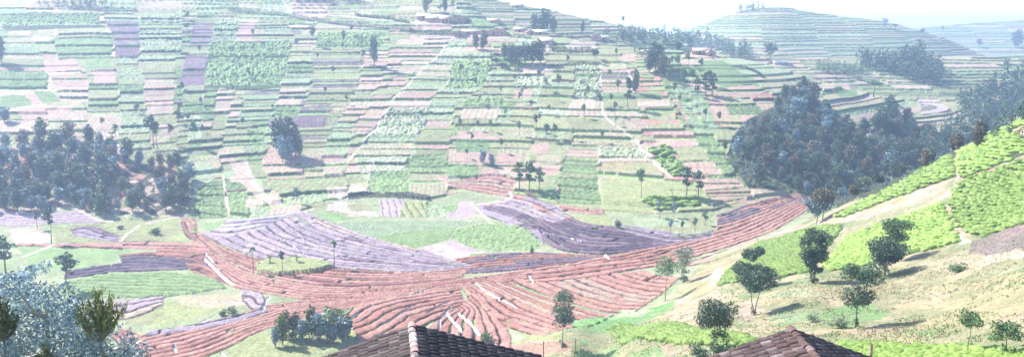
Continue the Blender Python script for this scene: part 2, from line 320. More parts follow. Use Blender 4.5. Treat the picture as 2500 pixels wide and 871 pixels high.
# hillside plots that stand out
PT = [
 ([(0,38),(242,36),(247,60),(0,66)],'L',.35,3.4),([(0,66),(250,62),(262,70),(20,78)],'d',.3,None),
 ([(130,95),(280,88),(270,138),(143,146)],'G',.1,3.2),([(20,76),(130,74),(132,92),(22,98)],'gP',.08,None),
 ([(106,150),(180,145),(205,172),(110,178)],'p',.06,None),([(120,185),(210,178),(214,222),(140,228)],'p',.06,2.4),
 ([(140,225),(216,222),(216,252),(150,250)],'P',.06,2.0),([(215,175),(283,172),(290,262),(215,262)],'pGg',.1,2.6),
 ([(0,235),(60,232),(88,258),(10,272),(0,268)],'G',.1,None),([(62,230),(88,228),(102,256),(82,260)],'p',.06,None),([(80,222),(130,225),(150,250),(105,255)],'G',.1,None),
 ([(40,272),(110,262),(190,262),(130,290),(60,300)],'ppP',.06,None),
 ([(212,140),(270,138),(268,172),(214,174)],'L',.3,None),([(228,172),(280,172),(283,208),(230,210)],'p',.05,None),
 ([(258,55),(338,53),(340,92),(277,92)],'u',.3,3.4),([(277,92),(340,92),(340,142),(284,143)],'u',.3,3.4),
 ([(340,40),(445,38),(440,135),(344,138)],'lglL',.25,1.75),([(352,195),(425,195),(425,258),(354,260)],'PpPg',.08,2.1),
 ([(475,45),(532,42),(512,135),(460,135)],'ugu',.12,1.25),([(452,135),(512,132),(498,208),(440,214)],'u',.35,3.5),
 ([(528,48),(583,48),(575,105),(515,105)],'l',.3,2.6),([(585,58),(622,56),(618,98),(580,98)],'p',.05,None),
 ([(512,108),(712,104),(704,150),(505,153)],'L',.4,6.0),([(505,153),(704,150),(688,208),(498,209)],'L',.4,7.0),([(498,209),(690,208),(690,218),(498,220)],'d',.3,None),
 ([(500,222),(535,220),(520,290),(495,300)],'G',.15,3),([(530,225),(575,220),(545,330),(515,335)],'pgtP',.06,2.2),([(600,225),(690,215),(655,300),(575,320)],'ubg',.15,1.35),
 ([(712,105),(768,105),(762,140),(705,142)],'pg',.1,2.2),([(703,150),(765,148),(760,188),(698,190)],'GlG',.2,2.2),([(690,190),(762,190),(745,235),(680,240)],'Pgbp',.1,2),
 ([(735,262),(810,265),(790,312),(715,315)],'u',.12,5),([(776,80),(948,80),(925,116),(772,116)],'L',.35,4),
 ([(766,118),(880,118),(876,215),(762,216)],'ugug',.12,1.15),([(760,220),(870,218),(845,250),(740,262)],'pPg',.08,2.4),
 ([(980,150),(1060,146),(1020,180),(965,185)],'P',.06,2),([(1035,95),(1100,95),(1085,118),(1030,118)],'P',.06,2),
 ([(960,190),(1015,185),(985,215),(940,218)],'gp',.06,2),([(915,235),(960,235),(935,285),(890,285)],'p',.06,2.5),([(880,285),(935,285),(905,322),(850,325)],'p',.06,2.3),
 ([(1030,165),(1108,157),(1098,188),(1010,190)],'t',.2,None),([(1000,192),(1096,192),(1088,216),(985,214)],'bg',.15,1.4),
 ([(985,219),(1072,220),(1048,248),(955,248)],'p',.05,3),([(955,250),(1052,250),(1048,265),(948,265)],'P',.1,None),
 ([(945,268),(1045,268),(1038,294),(930,294)],'W',.4,4),([(925,298),(1035,298),(1022,332),(905,333)],'W',.4,4.5),([(900,336),(1018,336),(1000,385),(865,388)],'btb',.3,1.9),
 ([(1104,152),(1198,150),(1195,186),(1100,188)],'L',.35,5),([(1100,192),(1190,190),(1182,215),(1095,217)],'L',.35,4),
 ([(1138,242),(1225,240),(1222,262),(1130,264)],'L',.3,4),([(1054,245),(1110,245),(1105,268),(1048,268)],'b',.3,None),
 ([(1040,296),(1100,296),(1098,314),(1035,312)],'p',.05,3),([(1130,268),(1218,266),(1214,294),(1126,294)],'P',.06,4),
 ([(1118,320),(1195,320),(1195,342),(1116,342)],'p',.1,None),([(1116,345),(1195,345),(1195,370),(1112,372)],'G',.25,None),
 ([(1000,385),(1090,372),(1085,410),(985,412)],'GgG',.2,1.1),([(900,420),(1000,418),(1000,470),(900,470)],'L',.2,1.6),
 ([(1115,375),(1200,375),(1200,400),(1112,400)],'p',.1,None),([(1215,375),(1270,378),(1262,402),(1210,402)],'p',.1,None),
 ([(1270,165),(1350,162),(1350,180),(1268,185)],'P',.1,None),([(1262,190),(1350,188),(1348,212),(1258,214)],'W',.4,3),
 ([(1405,162),(1468,162),(1470,245),(1402,240)],'lWl',.4,2.6),([(1258,222),(1300,220),(1298,240),(1255,240)],'p',.05,None),
 ([(1465,175),(1540,172),(1545,222),(1465,222)],'Pup',.08,1.2),([(1465,228),(1610,228),(1620,240),(1467,246)],'G',.1,None),
 ([(1555,248),(1632,245),(1636,262),(1560,266)],'P',.06,None),([(1640,242),(1672,240),(1712,300),(1680,310)],'RpR',.05,.95),
 ([(1520,296),(1580,296),(1582,318),(1530,320)],'P',.05,3),([(1575,268),(1640,266),(1650,292),(1580,294)],'g',.06,3),
 ([(1590,325),(1690,322),(1705,357),(1605,358)],'p',.06,4),([(1400,330),(1540,328),(1565,358),(1395,358)],'t',.2,4),
 ([(1462,362),(1585,362),(1590,390),(1462,390)],'W',.4,3.5),([(1580,362),(1632,360),(1665,410),(1665,432),(1640,430)],'L',.5,3),
 ([(1468,398),(1600,396),(1620,418),(1465,422)],'o',.1,3),([(1640,362),(1715,362),(1735,392),(1660,398)],'g',.08,3),([(1670,400),(1742,397),(1768,430),(1690,430)],'p',.06,4),
 ([(1300,350),(1340,348),(1335,378),(1295,378)],'p',.05,None),([(1340,350),(1386,350),(1380,378),(1336,378)],'g',.08,None),
 ([(1385,360),(1460,362),(1458,430),(1368,430)],'gbpgGp',.08,.95),([(1366,432),(1458,432),(1470,498),(1362,500)],'G',.2,1.1),
 ([(1310,380),(1370,380),(1366,400),(1308,402)],'t',.1,None),([(1308,405),(1368,405),(1362,428),(1304,428)],'p',.05,None),
 ([(1466,438),(1555,438),(1640,450),(1740,470),(1740,500),(1700,518),(1480,520),(1470,500)],'y',.06,None),
 ([(1700,440),(1800,438),(1820,458),(1720,468)],'p',.06,2),([(1720,470),(1830,460),(1840,482),(1740,500)],'pPp',.06,1.3),([(1740,500),(1850,484),(1870,500),(1750,515)],'gp',.06,None),
 ([(1560,492),(1620,486),(1705,488),(1710,510),(1600,512)],'L',.45,None),([(1540,530),(1660,535),(1740,535),(1750,560),(1640,580),(1560,560)],'gl',.25,None),
 ([(1700,150),(1790,150),(1860,215),(1800,235),(1740,200)],'G',.08,None),([(1765,150),(1870,155),(1935,195),(1900,200),(1810,180)],'l',.08,None),
 ([(1735,228),(1830,205),(1868,222),(1835,245),(1745,240)],'p',.05,2.2),([(1830,240),(1880,225),(1900,262),(1860,270)],'PR',.05,2.2),([(1860,190),(1915,185),(1930,230),(1890,225)],'t',.08,None),
 ([(2028,205),(2070,205),(2075,216),(2030,218)],'p',.05,None),([(2035,218),(2080,216),(2095,240),(2050,240)],'G',.06,None),([(2240,235),(2290,240),(2330,278),(2250,285)],'uVu',.1,1.0),
 ([(1380,112),(1455,110),(1455,120),(1385,122)],'s',.05,None),([(1460,116),(1540,116),(1560,132),(1470,134)],'g',.05,None),([(1335,136),(1515,128),(1515,155),(1330,160)],'g',.06,None),
 ([(1545,130),(1590,132),(1600,200),(1560,195)],'uPg',.06,1.2),([(1570,150),(1630,200),(1700,330),(1760,330),(1720,230),(1660,200)],'Gbg',.25,None),
 ([(470,440),(545,440),(555,532),(472,532)],'G',.25,1.2),([(548,440),(600,440),(608,532),(556,532)],'GL',.25,1.5),
 ([(470,470),(480,400),(500,395),(560,440),(640,460),(640,440),(560,415)],'l',.25,None),
 ([(560,395),(602,395),(622,460),(640,475),(690,500),(660,505),(610,470),(575,430)],'P',.08,None),
 ([(560,432),(600,432),(600,446),(560,446)],'P',.05,None),([(598,488),(640,486),(640,504),(600,506)],'P',.05,None),
 ([(640,440),(840,430),(850,470),(760,500),(700,500)],'glLg',.22,1.3),([(745,385),(840,382),(850,395),(760,402)],'p',.08,None),
 ([(1060,430),(1160,440),(1190,470),(1110,462)],'lp',.15,None),([(1160,438),(1245,430),(1250,470),(1200,478)],'bg',.2,1),
 ([(1340,432),(1362,430),(1358,490),(1300,480)],'gG',.2,None),
]
for i, (pts, code, rg, hg) in enumerate(PT):
    patch(pts, code, rg * .6 if rg else rg, hg * .95 if hg else hg, seed=700 + i, edge=.5, a=.5 if code not in ('L', 'W') else .3)
LWOOD = [(-60,370),(60,355),(110,345),(160,335),(235,340),(265,372),(320,398),(380,408),(448,410),(470,440),(466,520),(390,526),(290,524),(240,520),(160,498),(90,518),(-60,530)]
RWOOD = [(1775,395),(1790,335),(1830,292),(1890,262),(1915,215),(1960,218),(1990,240),(2040,275),(2080,310),(2120,335),(2150,280),(2190,270),(2240,310),(2290,330),(2360,320),(2460,300),(2460,350),(2300,420),(2200,460),(2110,490),(2040,500),(1965,482),(1890,466),(1830,460)]
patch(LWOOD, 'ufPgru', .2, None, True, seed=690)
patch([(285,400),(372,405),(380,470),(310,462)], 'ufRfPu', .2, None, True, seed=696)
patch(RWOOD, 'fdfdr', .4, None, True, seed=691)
patch([(1015,50),(1135,55),(1140,66),(1095,70),(1010,66)], 'P', .06, None, seed=692); patch([(1095,84),(1250,82),(1260,92),(1100,98)], 'P', .06, None, seed=693); patch([(1290,112),(1350,108),(1345,125),(1320,128)], 's', .06, None, seed=694); patch([(1690,132),(1760,134),(1750,146),(1695,144)], 'P', .06, None, seed=695)
# valley patches
VP = [
 ([(800,545),(900,541),(1070,538),(1180,542),(1100,556),(980,570),(905,582),(850,572)],'b',.12,(1.1,.25,.12)),
 ([(905,582),(1000,566),(1110,556),(1100,580),(1010,606),(950,595)],'L',.1,(1.3,.2,.2)),
 ([(1110,560),(1180,545),(1290,556),(1325,590),(1310,610),(1210,612),(1120,600),(1100,585)],'L',.35,None),
 ([(1030,605),(1110,585),(1150,605),(1200,618),(1120,640),(1050,625)],'wV',.08,None),([(1150,618),(1200,616),(1180,630),(1140,634)],'G',.15,None),
 ([(770,528),(800,515),(860,518),(850,535),(800,546)],'L',.15,None),([(800,500),(880,495),(910,520),(860,530),(800,515)],'sg',.15,None),
 ([(925,488),(985,485),(978,530),(930,528)],'V',.08,(2.0,1.4,.2)),([(985,495),(1040,490),(1045,530),(975,530)],'y',.12,(2.4,1.3,.3)),
 ([(1040,492),(1120,500),(1110,530),(1040,532)],'lL',.35,None),([(1120,492),(1160,490),(1155,520),(1115,518)],'V',.08,None),([(1090,518),(1160,520),(1155,532),(1090,532)],'V',.08,None),
 ([(1165,498),(1240,496),(1290,515),(1310,545),(1240,548),(1175,520)],'wv',.05,None),
 ([(800,462),(890,458),(905,470),(850,478),(830,490),(800,480)],'s',.25,None),([(850,474),(900,472),(1000,472),(1050,482),(1060,492),(1000,484),(900,482),(850,488)],'k',.3,None),
 ([(760,505),(800,490),(860,495),(900,500),(925,530),(850,520)],'sg',.15,None),
 ([(40,600),(290,600),(330,615),(270,640),(200,655),(90,660),(60,630)],'L',.12,None),([(160,690),(280,665),(400,668),(520,672),(550,705),(400,725),(280,728),(150,720)],'L',.15,(2.2,.1,.45)),
 ([(300,730),(390,730),(460,735),(600,715),(610,745),(520,765),(400,790),(300,795)],'gy',.1,None),([(430,725),(600,712),(605,742),(520,752),(440,745)],'Ptg',.12,None),
 ([(20,560),(100,555),(130,580),(90,600),(40,598)],'Ps',.08,None),([(0,510),(60,520),(220,522),(260,545),(60,552),(0,550)],'V',.08,(1.6,.05,.25)),
 ([(120,555),(230,545),(330,575),(450,590),(300,600),(140,592)],'yg',.12,(1.8,.1,.25)),([(240,545),(330,530),(440,530),(480,590),(400,590),(300,575)],'yg',.12,None),
 ([(495,545),(555,540),(560,560),(510,575)],'L',.12,None),
 ([(625,650),(660,640),(740,638),(800,645),(818,655),(760,668),(680,672),(630,668)],'y',.15,None),
 ([(560,850),(640,810),(760,770),(880,738),(900,750),(870,800),(860,830),(780,871),(560,871)],'gyl',.2,None),
 ([(800,745),(880,735),(885,752),(850,765),(790,760)],'G',.2,None),
 ([(1205,683),(1300,708),(1340,742),(1300,738),(1240,712)],'L',.2,None),([(1330,738),(1380,745),(1470,765),(1440,780),(1380,768)],'L',.15,None),
 ([(1220,760),(1290,790),(1380,800),(1400,830),(1300,830),(1240,800)],'y',.2,None),([(1180,800),(1240,800),(1330,830),(1250,871),(1190,850)],'gl',.2,None),
 ([(1340,555),(1370,560),(1470,585),(1440,592),(1370,575)],'L',.15,None),([(1390,530),(1480,520),(1500,548),(1430,550)],'y',.1,None),
 ([(1660,610),(1760,590),(1850,565),(1700,620)],'y',.1,None),
]
for i, (pts, code, rg, rows) in enumerate(VP): patch(pts, code, rg, None, seed=900 + i, rows=rows, edge=.8, mott=.35)
# ------------------------------------------------------------------ raised beds of the valley, flowing between pairs of curves
def beds(up, dn, n, codes, seed, H=.52, cut=9.0, keep=None, noise=.22):
    A_ = smooth(ats(up)); B_ = smooth(ats(dn)); poly = np.concatenate([A_, B_[::-1]])
    s = window(poly, 1); x, y = X2[s], Y2[s]
    m = inpoly(poly, x, y)
    da, al = pdist(A_, x, y); db, _ = pdist(B_, x, y)
    t = da / (da + db + 1e-6) * n
    t = t + (fbm(x / 11, y / 11, seed) - .5) * noise * 2
    if cut:    # the beds are broken into lengths: where one ends the next is shifted a little
        seg = np.floor((al + 26 * _h(np.floor(t), t * 0, seed + 1)) / cut)
        t = t + (_h(seg, np.floor(t / 3), seed + 2) - .5) * .10
    t = t + ((fbm(x / 1.9, y / 1.9, seed + 21, 3) - .5) * .28 + (vnoise(x / 7, y / 7, seed + 22) - .5) * .25) * np.clip((da + db) / n / 2, .3, 1)
    b = np.floor(t); f = t - b
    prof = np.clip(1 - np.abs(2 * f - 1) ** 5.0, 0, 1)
    endc = 1.0
    if cut:
        e = (al + 26 * _h(b, b * 0, seed + 7)) / (cut * 2.6); e = e - np.floor(e); endc = np.clip(np.minimum(e, 1 - e) * cut * 2.6 / .7, 0, 1)
        endc = np.where(_h(b, np.floor((al + 26 * _h(b, b * 0, seed + 7)) / (cut * 2.6)), 4) > .72, endc, 1)
    wloc = (da + db) / n; amp = H * np.clip(wloc / 1.7, .12, 1.25); h = amp * (prof * endc) - amp * .55 + (fbm(x / 1.3, y / 1.3, seed + 12, 2) - .5) * .32 * amp
    gx = _h(b, np.floor(al / 30), seed + 3)
    c = hcol(np.clip(gx * .55 + .45 * np.clip(fbm(x / 16, y / 16, seed + 5) * 1.6 - .3, 0, .999), 0, .999), codes)
    c = c * (.66 + .62 * fbm(x / 1.2, y / 1.2, seed + 6, 3))[..., None]
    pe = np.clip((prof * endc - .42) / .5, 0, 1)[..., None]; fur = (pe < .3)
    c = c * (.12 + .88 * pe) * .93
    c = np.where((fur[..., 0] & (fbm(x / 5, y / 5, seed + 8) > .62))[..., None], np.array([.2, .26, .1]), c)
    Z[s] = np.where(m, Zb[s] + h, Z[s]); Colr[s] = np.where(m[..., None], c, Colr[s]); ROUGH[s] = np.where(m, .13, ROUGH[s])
BD = [
 ([(980,662),(1060,645),(1140,624),(1280,614),(1400,620),(1500,622)], [(980,670),(1130,670),(1280,658),(1400,644),(1500,626)], 7, 'mrum'),
 # upper violet fan
 ([(742,516),(790,552),(860,578),(950,602),(1040,622),(1110,638),(1150,649)], [(490,570),(560,606),(640,634),(740,648),(860,658),(1000,664),(1080,662),(1150,651)], 10, 'vVVvvuv'),
 ([(745,518),(800,540),(860,562),(920,585),(1030,608),(1150,648)], [(740,524),(790,552),(860,578),(950,602),(1040,622),(1110,638),(1150,649)], 2, 'PVP'),
 ([(560,536),(640,532),(742,516)], [(500,575),(570,580),(640,560)], 4, 'vwV'),
 ([(500,575),(560,608),(640,636),(740,650),(860,660),(1000,666),(1080,664),(1140,656)], [(452,540),(500,600),(570,650),(640,672),(740,694),(860,702),(1000,694),(1130,680)], 6, 'rRmr'),
 # the long red beds along the valley
 ([(452,538),(500,600),(570,652),(640,674),(740,696),(860,702),(1000,694),(1130,680),(1280,658),(1400,642),(1500,622),(1640,594),(1760,562),(1850,528),(1960,480)],
  [(470,600),(520,650),(560,700),(640,716),(760,735),(860,728),(1000,716),(1130,706),(1280,690),(1400,682),(1560,652),(1700,628),(1820,590),(1900,560),(1985,500)], 6, 'rRRr'),
 # dark fan in the middle right
 ([(1262,475),(1330,490),(1370,515),(1430,548),(1510,552),(1590,575),(1655,590)], [(1178,508),(1260,532),(1310,572),(1350,608),(1420,620),(1500,622),(1655,594)], 9, 'uUuUv'),
 ([(1262,472),(1300,480),(1345,498),(1400,530)], [(1180,505),(1240,505),(1300,530),(1350,545)], 4, 'vVRv'),
 ([(1175,520),(1240,548),(1310,545)], [(1280,556),(1320,590),(1330,600)], 2, 'uv'),
 ([(1260,440),(1230,430),(1180,430),(1090,445)], [(1250,480),(1200,475),(1150,465),(1100,455)], 5, 'Rpg'),
 ([(1500,545),(1600,560),(1680,575),(1740,560)], [(1500,560),(1600,585),(1650,595),(1740,580)], 4, 'uvb'),
 ([(1750,525),(1850,490),(1950,470)], [(1750,562),(1850,530),(1960,480)], 5, 'mRuR'),
 ([(1360,500),(1420,508),(1475,512)], [(1372,514),(1420,522),(1475,524)], 2, 'RV'),
 # right fan of pink beds
 ([(1575,662),(1612,672),(1662,676)], [(1245,684),(1340,724),(1440,754),(1545,764)], 10, 'RpRRp'),
 ([(1280,664),(1400,650),(1560,634),(1640,612)], [(1280,692),(1400,686),(1560,656),(1660,640)], 3, 'Rr'),
 ([(1165,690),(1230,712),(1330,760),(1400,790),(1440,795)], [(1128,704),(1150,740),(1190,790),(1250,800),(1330,820)], 5, 'rRr'),
 ([(1240,690),(1340,728),(1440,760),(1500,768)], [(1170,690),(1230,715),(1330,765),(1430,800)], 4, 'Rrp'),
 # centre fan between the roofs
 ([(1120,702),(1030,714),(930,730),(860,750),(845,770)], [(1140,752),(1095,768),(1040,792),(985,830),(900,880)], 7, 'RrR'),
 ([(1160,712),(1200,762),(1245,805),(1250,850)], [(1112,756),(1070,775),(1040,805),(1020,871)], 7, 'rRr'),
 # bottom left
 ([(345,818),(420,800),(520,782),(600,762),(650,742),(760,730),(880,722),(1000,708)], [(330,900),(480,880),(560,850),(640,802),(760,772),(870,748),(1000,722)], 9, 'rRRr'),
 ([(370,806),(470,792),(560,775),(650,752)], [(350,822),(480,806),(570,790),(655,762)], 1, 'Vv'),
 ([(300,800),(345,815),(360,871)], [(270,820),(290,840),(300,900)], 4, 'Rr'),
 ([(275,735),(330,730),(400,722)], [(285,782),(330,776),(398,748)], 3, 'VP'),
 ([(160,662),(300,640),(400,636),(500,632)], [(155,682),(300,664),(400,660),(505,655)], 3, 'Uu'),
 ([(290,622),(380,612),(450,625),(510,640)], [(300,650),(380,652),(450,655),(530,662)], 4, 'uUm'),
 ([(300,590),(420,588),(500,598)], [(290,606),(420,610),(520,618)], 2, 'rR'),
 ([(40,594),(150,596),(300,594)], [(40,600),(150,604),(300,610)], 1, 'R'),
 ([(380,608),(450,606),(520,616)], [(380,625),(450,628),(535,645)], 2, 'rm'),
 ([(170,560),(220,548),(290,575)], [(180,575),(230,585),(300,592)], 3, 'uv'),
 ([(440,532),(478,530),(482,560)], [(440,545),(455,580),(480,590)], 3, 'Rmv'),
 ([(450,640),(520,650),(560,690)], [(470,665),(540,690),(600,712)], 3, 'mr'),
 ([(590,705),(640,712),(650,735)], [(590,735),(620,760),(650,750)], 2, 'Vv'),
 ([(1660,640),(1760,615),(1850,580)], [(1680,650),(1770,630),(1850,595)], 1, 'pP'),
]
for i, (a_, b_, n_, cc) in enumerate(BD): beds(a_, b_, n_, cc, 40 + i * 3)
patch([(625,652),(660,640),(740,638),(800,645),(818,655),(760,668),(680,674),(630,668)], 'y', .15, seed=31, lift=1.0)
# near slope on the right
NP = [
 ([(2370,592),(2500,552),(2560,600),(2500,612),(2400,640)],'u',.2,(1.3,.5,.4)),([(2355,640),(2500,615),(2560,618),(2500,632),(2370,655)],'s',.05,None),
 ([(1560,770),(1640,725),(1850,735),(1900,760),(1800,775),(1650,790)],'oP',.12,None),
 ([(1640,735),(1760,740),(1830,762),(1900,770),(1850,790),(1700,792),(1640,775)],'pPo',.12,None),
 ([(1850,722),(2000,708),(2200,690),(2500,668),(2560,690),(2400,700),(2200,710),(2000,735),(1880,745)],'Wol',.35,(1.1,.2,.2)),
 ([(1985,772),(2080,740),(2165,735),(2145,768),(2080,797),(1985,788)],'e',.15,None),([(1880,765),(1950,755),(2000,760),(1980,785),(1890,785)],'eb',.15,None),
 ([(2215,770),(2300,748),(2345,752),(2300,792),(2205,792)],'eg',.12,None),([(2200,745),(2400,715),(2560,705),(2560,770),(2340,800),(2160,800)],'pog',.12,None),
 ([(2100,800),(2200,795),(2240,812),(2120,815)],'P',.05,None),([(2180,800),(2560,790),(2560,860),(2250,845)],'egb',.2,None),
 ([(2150,840),(2000,800),(2180,800),(2300,820)],'po',.1,None),
 ([(1240,835),(1330,832),(1380,838),(1375,860),(1280,880),(1230,860)],'R',.1,None),([(1190,840),(1240,838),(1260,880),(1180,880)],'R',.1,None),
 ([(1380,790),(1520,760),(1640,735),(1650,750),(1560,790),(1450,815)],'el',.15,None),([(1380,820),(1500,815),(1650,850),(1680,880),(1400,880)],'eg',.2,None),
 ([(1590,835),(1660,838),(1700,850),(1640,855)],'p',.08,None),
 ([(1860,712),(2000,682),(2200,640),(2380,610),(2380,650),(2200,672),(2000,705)],'gPtgo',.15,None),
 ([(1660,700),(1760,620),(1850,590),(1830,640),(1750,700),(1700,725)],'yot',.08,None),([(1760,620),(1960,545),(1950,560),(1840,590)],'pP',.08,None),
 ([(2010,532),(2180,470),(2330,430),(2340,470),(2180,508),(2060,548),(1960,570)],'Po',.08,None),
 ([(2325,370),(2340,372),(2350,440),(2335,480),(2320,500),(2335,560),(2370,590),(2345,600),(2310,540),(2308,500),(2328,450)],'sR',.1,None),
 ([(2340,440),(2500,378),(2560,360),(2560,372),(2500,392),(2345,452)],'pR',.08,None),
 ([(2040,600),(2060,560),(2075,550),(2072,575),(2020,620),(2005,640)],'so',.08,None),([(1730,660),(1760,650),(1745,700),(1735,700)],'s',.06,None),
 ([(2455,330),(2500,300),(2560,290),(2560,330),(2480,340)],'oP',.1,None),
]
B0 = Colr.copy()
for i, (pts, code, rg, rows) in enumerate(NP): patch(pts, code, rg, None, seed=1100 + i, rows=rows, edge=2.2, mott=.5)
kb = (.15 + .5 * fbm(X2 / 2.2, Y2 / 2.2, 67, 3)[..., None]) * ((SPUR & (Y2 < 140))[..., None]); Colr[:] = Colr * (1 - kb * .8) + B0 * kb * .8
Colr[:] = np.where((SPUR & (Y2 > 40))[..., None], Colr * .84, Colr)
TEA = [([(1755,697),(1800,645),(1855,590),(1960,562),(2050,548),(2058,556),(2012,612),(1990,640),(1975,664),(1890,682)],'light green tea plot on the spur, left of the dirt gap',1.25),
 ([(2068,578),(2140,548),(2240,515),(2302,496),(2318,540),(2346,590),(2250,612),(2150,640),(2030,660),(2010,652)],'large bright tea plot in the middle of the near slope',1.15),
 ([(2322,478),(2345,446),(2420,418),(2500,388),(2570,370),(2570,530),(2500,546),(2400,580),(2350,560),(2322,520)],'tea plot right of the eroded gully',1.25),
 ([(2340,372),(2420,330),(2450,322),(2500,340),(2570,330),(2570,350),(2500,378),(2352,436),(2338,405)],'upper tea plot above the pink path',1.35),
 ([(2035,532),(2120,486),(2200,446),(2322,378),(2328,400),(2336,432),(2180,484),(2060,530)],'narrow tea plot along the skyline of the slope',1.35),
 ([(2420,328),(2500,292),(2570,270),(2570,290),(2500,305),(2450,325)],'tea plot on the very top of the slope',1.3)]
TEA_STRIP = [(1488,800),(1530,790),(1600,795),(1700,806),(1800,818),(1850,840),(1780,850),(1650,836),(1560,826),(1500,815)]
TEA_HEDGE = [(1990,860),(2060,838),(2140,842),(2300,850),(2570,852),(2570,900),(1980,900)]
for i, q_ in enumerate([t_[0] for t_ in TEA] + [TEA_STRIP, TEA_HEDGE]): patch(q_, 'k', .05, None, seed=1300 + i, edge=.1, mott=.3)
# ------------------------------------------------------------------ footpaths and water
def ribbon(pts, wid, code, cls, dz=0, flat=False):
    l = smooth(ats(pts)); s = window(l, wid + 1); x, y = X2[s], Y2[s]
    d, al = pdist(l, x, y); ww = wid * (.7 + .6 * vnoise(al / 3, al * 0, 8)); m = d < ww / 2
    c = np.array(PAL[code]) * (.85 + .3 * vnoise(x / 1.2, y / 1.2, 6))[..., None]
    Colr[s] = np.where(m[..., None], c, Colr[s]); ROUGH[s] = np.where(m, .02 if cls != 5 else 0, ROUGH[s])
    if flat: Z[s] = np.where(m, Zb[s] + dz, Z[s])
    CLS[s] = np.where(m, cls, CLS[s])
PATHS = [([(1112,86),(1087,116),(1064,146),(1024,177),(994,212),(958,247),(938,288),(908,323),(862,379),(850,395)],1.1),
 ([(1085,120),(1150,124),(1190,112)],1.6),([(903,404),(897,440)],.8),([(1513,144),(1543,197)],1.0),([(1465,150),(1467,273),(1492,303),(1528,328),(1568,361),(1600,400),(1640,432)],1.0),
 ([(600,395),(625,465),(690,500)],1.6),([(545,430),(550,470),(560,530)],.8),([(130,512),(180,505),(215,525),(240,540),(275,540)],1.0),([(360,545),(400,535),(455,525)],1.2),
 ([(295,590),(310,570),(340,550)],.9),([(60,625),(110,605),(130,600)],1.2),([(700,25),(640,22),(540,10),(400,5)],1.6),([(700,30),(850,40),(960,52)],2.2),([(700,38),(800,52),(980,72)],1.6),
 ([(1150,495),(1170,515),(1200,545)],.8),([(1245,470),(1250,480),(1240,492),(1165,498)],1.2),([(2315,560),(2340,580),(2360,590)],.8),([(690,0),(705,20),(712,35)],1.6),
 ([(1560,362),(1600,400),(1640,435)],1.2)]
for p_, w_ in PATHS: ribbon(p_, w_, 's', 4)
WATER = [([(497,632),(520,652),(540,675),(570,696)],1.0),([(655,725),(645,745),(640,760)],1.2),([(500,620),(520,640)],.8),([(1090,765),(1105,785),(1125,808)],1.2),([(1118,765),(1150,790),(1170,820)],1.0),
 ([(1100,750),(1075,775),(1072,800)],.9),([(1060,700),(1000,722),(960,730)],.7),([(1190,715),(1240,742),(1262,755)],.7),([(1160,690),(1190,718)],.6),
 ([(1045,765),(1075,745),(1100,738)],.8),([(860,775),(880,762),(910,745)],.6),([(940,790),(985,760),(1020,745)],.6),([(1290,672),(1300,690)],.8),([(1475,622),(1485,632)],.8),
 ([(425,845),(430,862)],1.0),([(540,860),(560,880)],.8),([(525,770),(490,785)],.5),([(1280,560),(1420,590)],.25),([(640,560),(720,600),(760,640)],.3),([(690,545),(760,600),(860,640)],.3)]
for p_, w_ in WATER: ribbon(p_, w_ * .5, 's', 5, dz=-.3, flat=True)
# ------------------------------------------------------------------ clods, leaves, small relief; then the sheets
rn = np.random.default_rng(3)
jig = rn.random(Z.shape) - .5
lump = fbm(X2 / .9, Y2 / .9, 90, 2) - .5
sc_ = np.clip(Y2 / 260, .35, 4)
Z += ROUGH * (jig * .9 + lump * 2.2) * np.minimum(sc_, 1.6)
Colr *= (1 + (ROUGH * 1.5 * jig)[..., None]).astype(np.float32)
Colr = np.clip(Colr, .01, .85)
def ground_z(x, y):
    fi = np.interp(y, ys_, np.arange(NY)); fj = np.interp(x / y, us_, np.arange(NU)); i = min(int(fi), NY - 2); j = min(int(fj), NU - 2); a = fi - i; b = fj - j
    return float((Z[i, j] * (1 - b) + Z[i, j + 1] * b) * (1 - a) + (Z[i + 1, j] * (1 - b) + Z[i + 1, j + 1] * b) * a)
def mesh_np(name, V, Fq, mat, col=None, parent=None, smooth_=False):
    """V (n,3), Fq (m,k) faces of one size"""
    me = bpy.data.meshes.new(name); V = np.asarray(V, np.float32); Fq = np.asarray(Fq, np.int32); k = Fq.shape[1]
    me.vertices.add(len(V)); me.vertices.foreach_set('co', V.ravel())
    me.loops.add(Fq.size); me.loops.foreach_set('vertex_index', Fq.ravel())
    me.polygons.add(len(Fq)); me.polygons.foreach_set('loop_start', np.arange(0, Fq.size, k, dtype=np.int32)); me.polygons.foreach_set('loop_total', np.full(len(Fq), k, np.int32))
    me.update(calc_edges=True)
    if smooth_: me.polygons.foreach_set('use_smooth', np.ones(len(Fq), bool))
    if col is not None:
        at_ = me.attributes.new('tint', 'FLOAT_COLOR', 'POINT'); c4 = np.ones((len(V), 4), np.float32); c4[:, :3] = col; at_.data.foreach_set('color', c4.ravel())
    me.materials.append(mat); o = bpy.data.objects.new(name, me); COL.objects.link(o)
    if parent: o.parent = parent
    return o
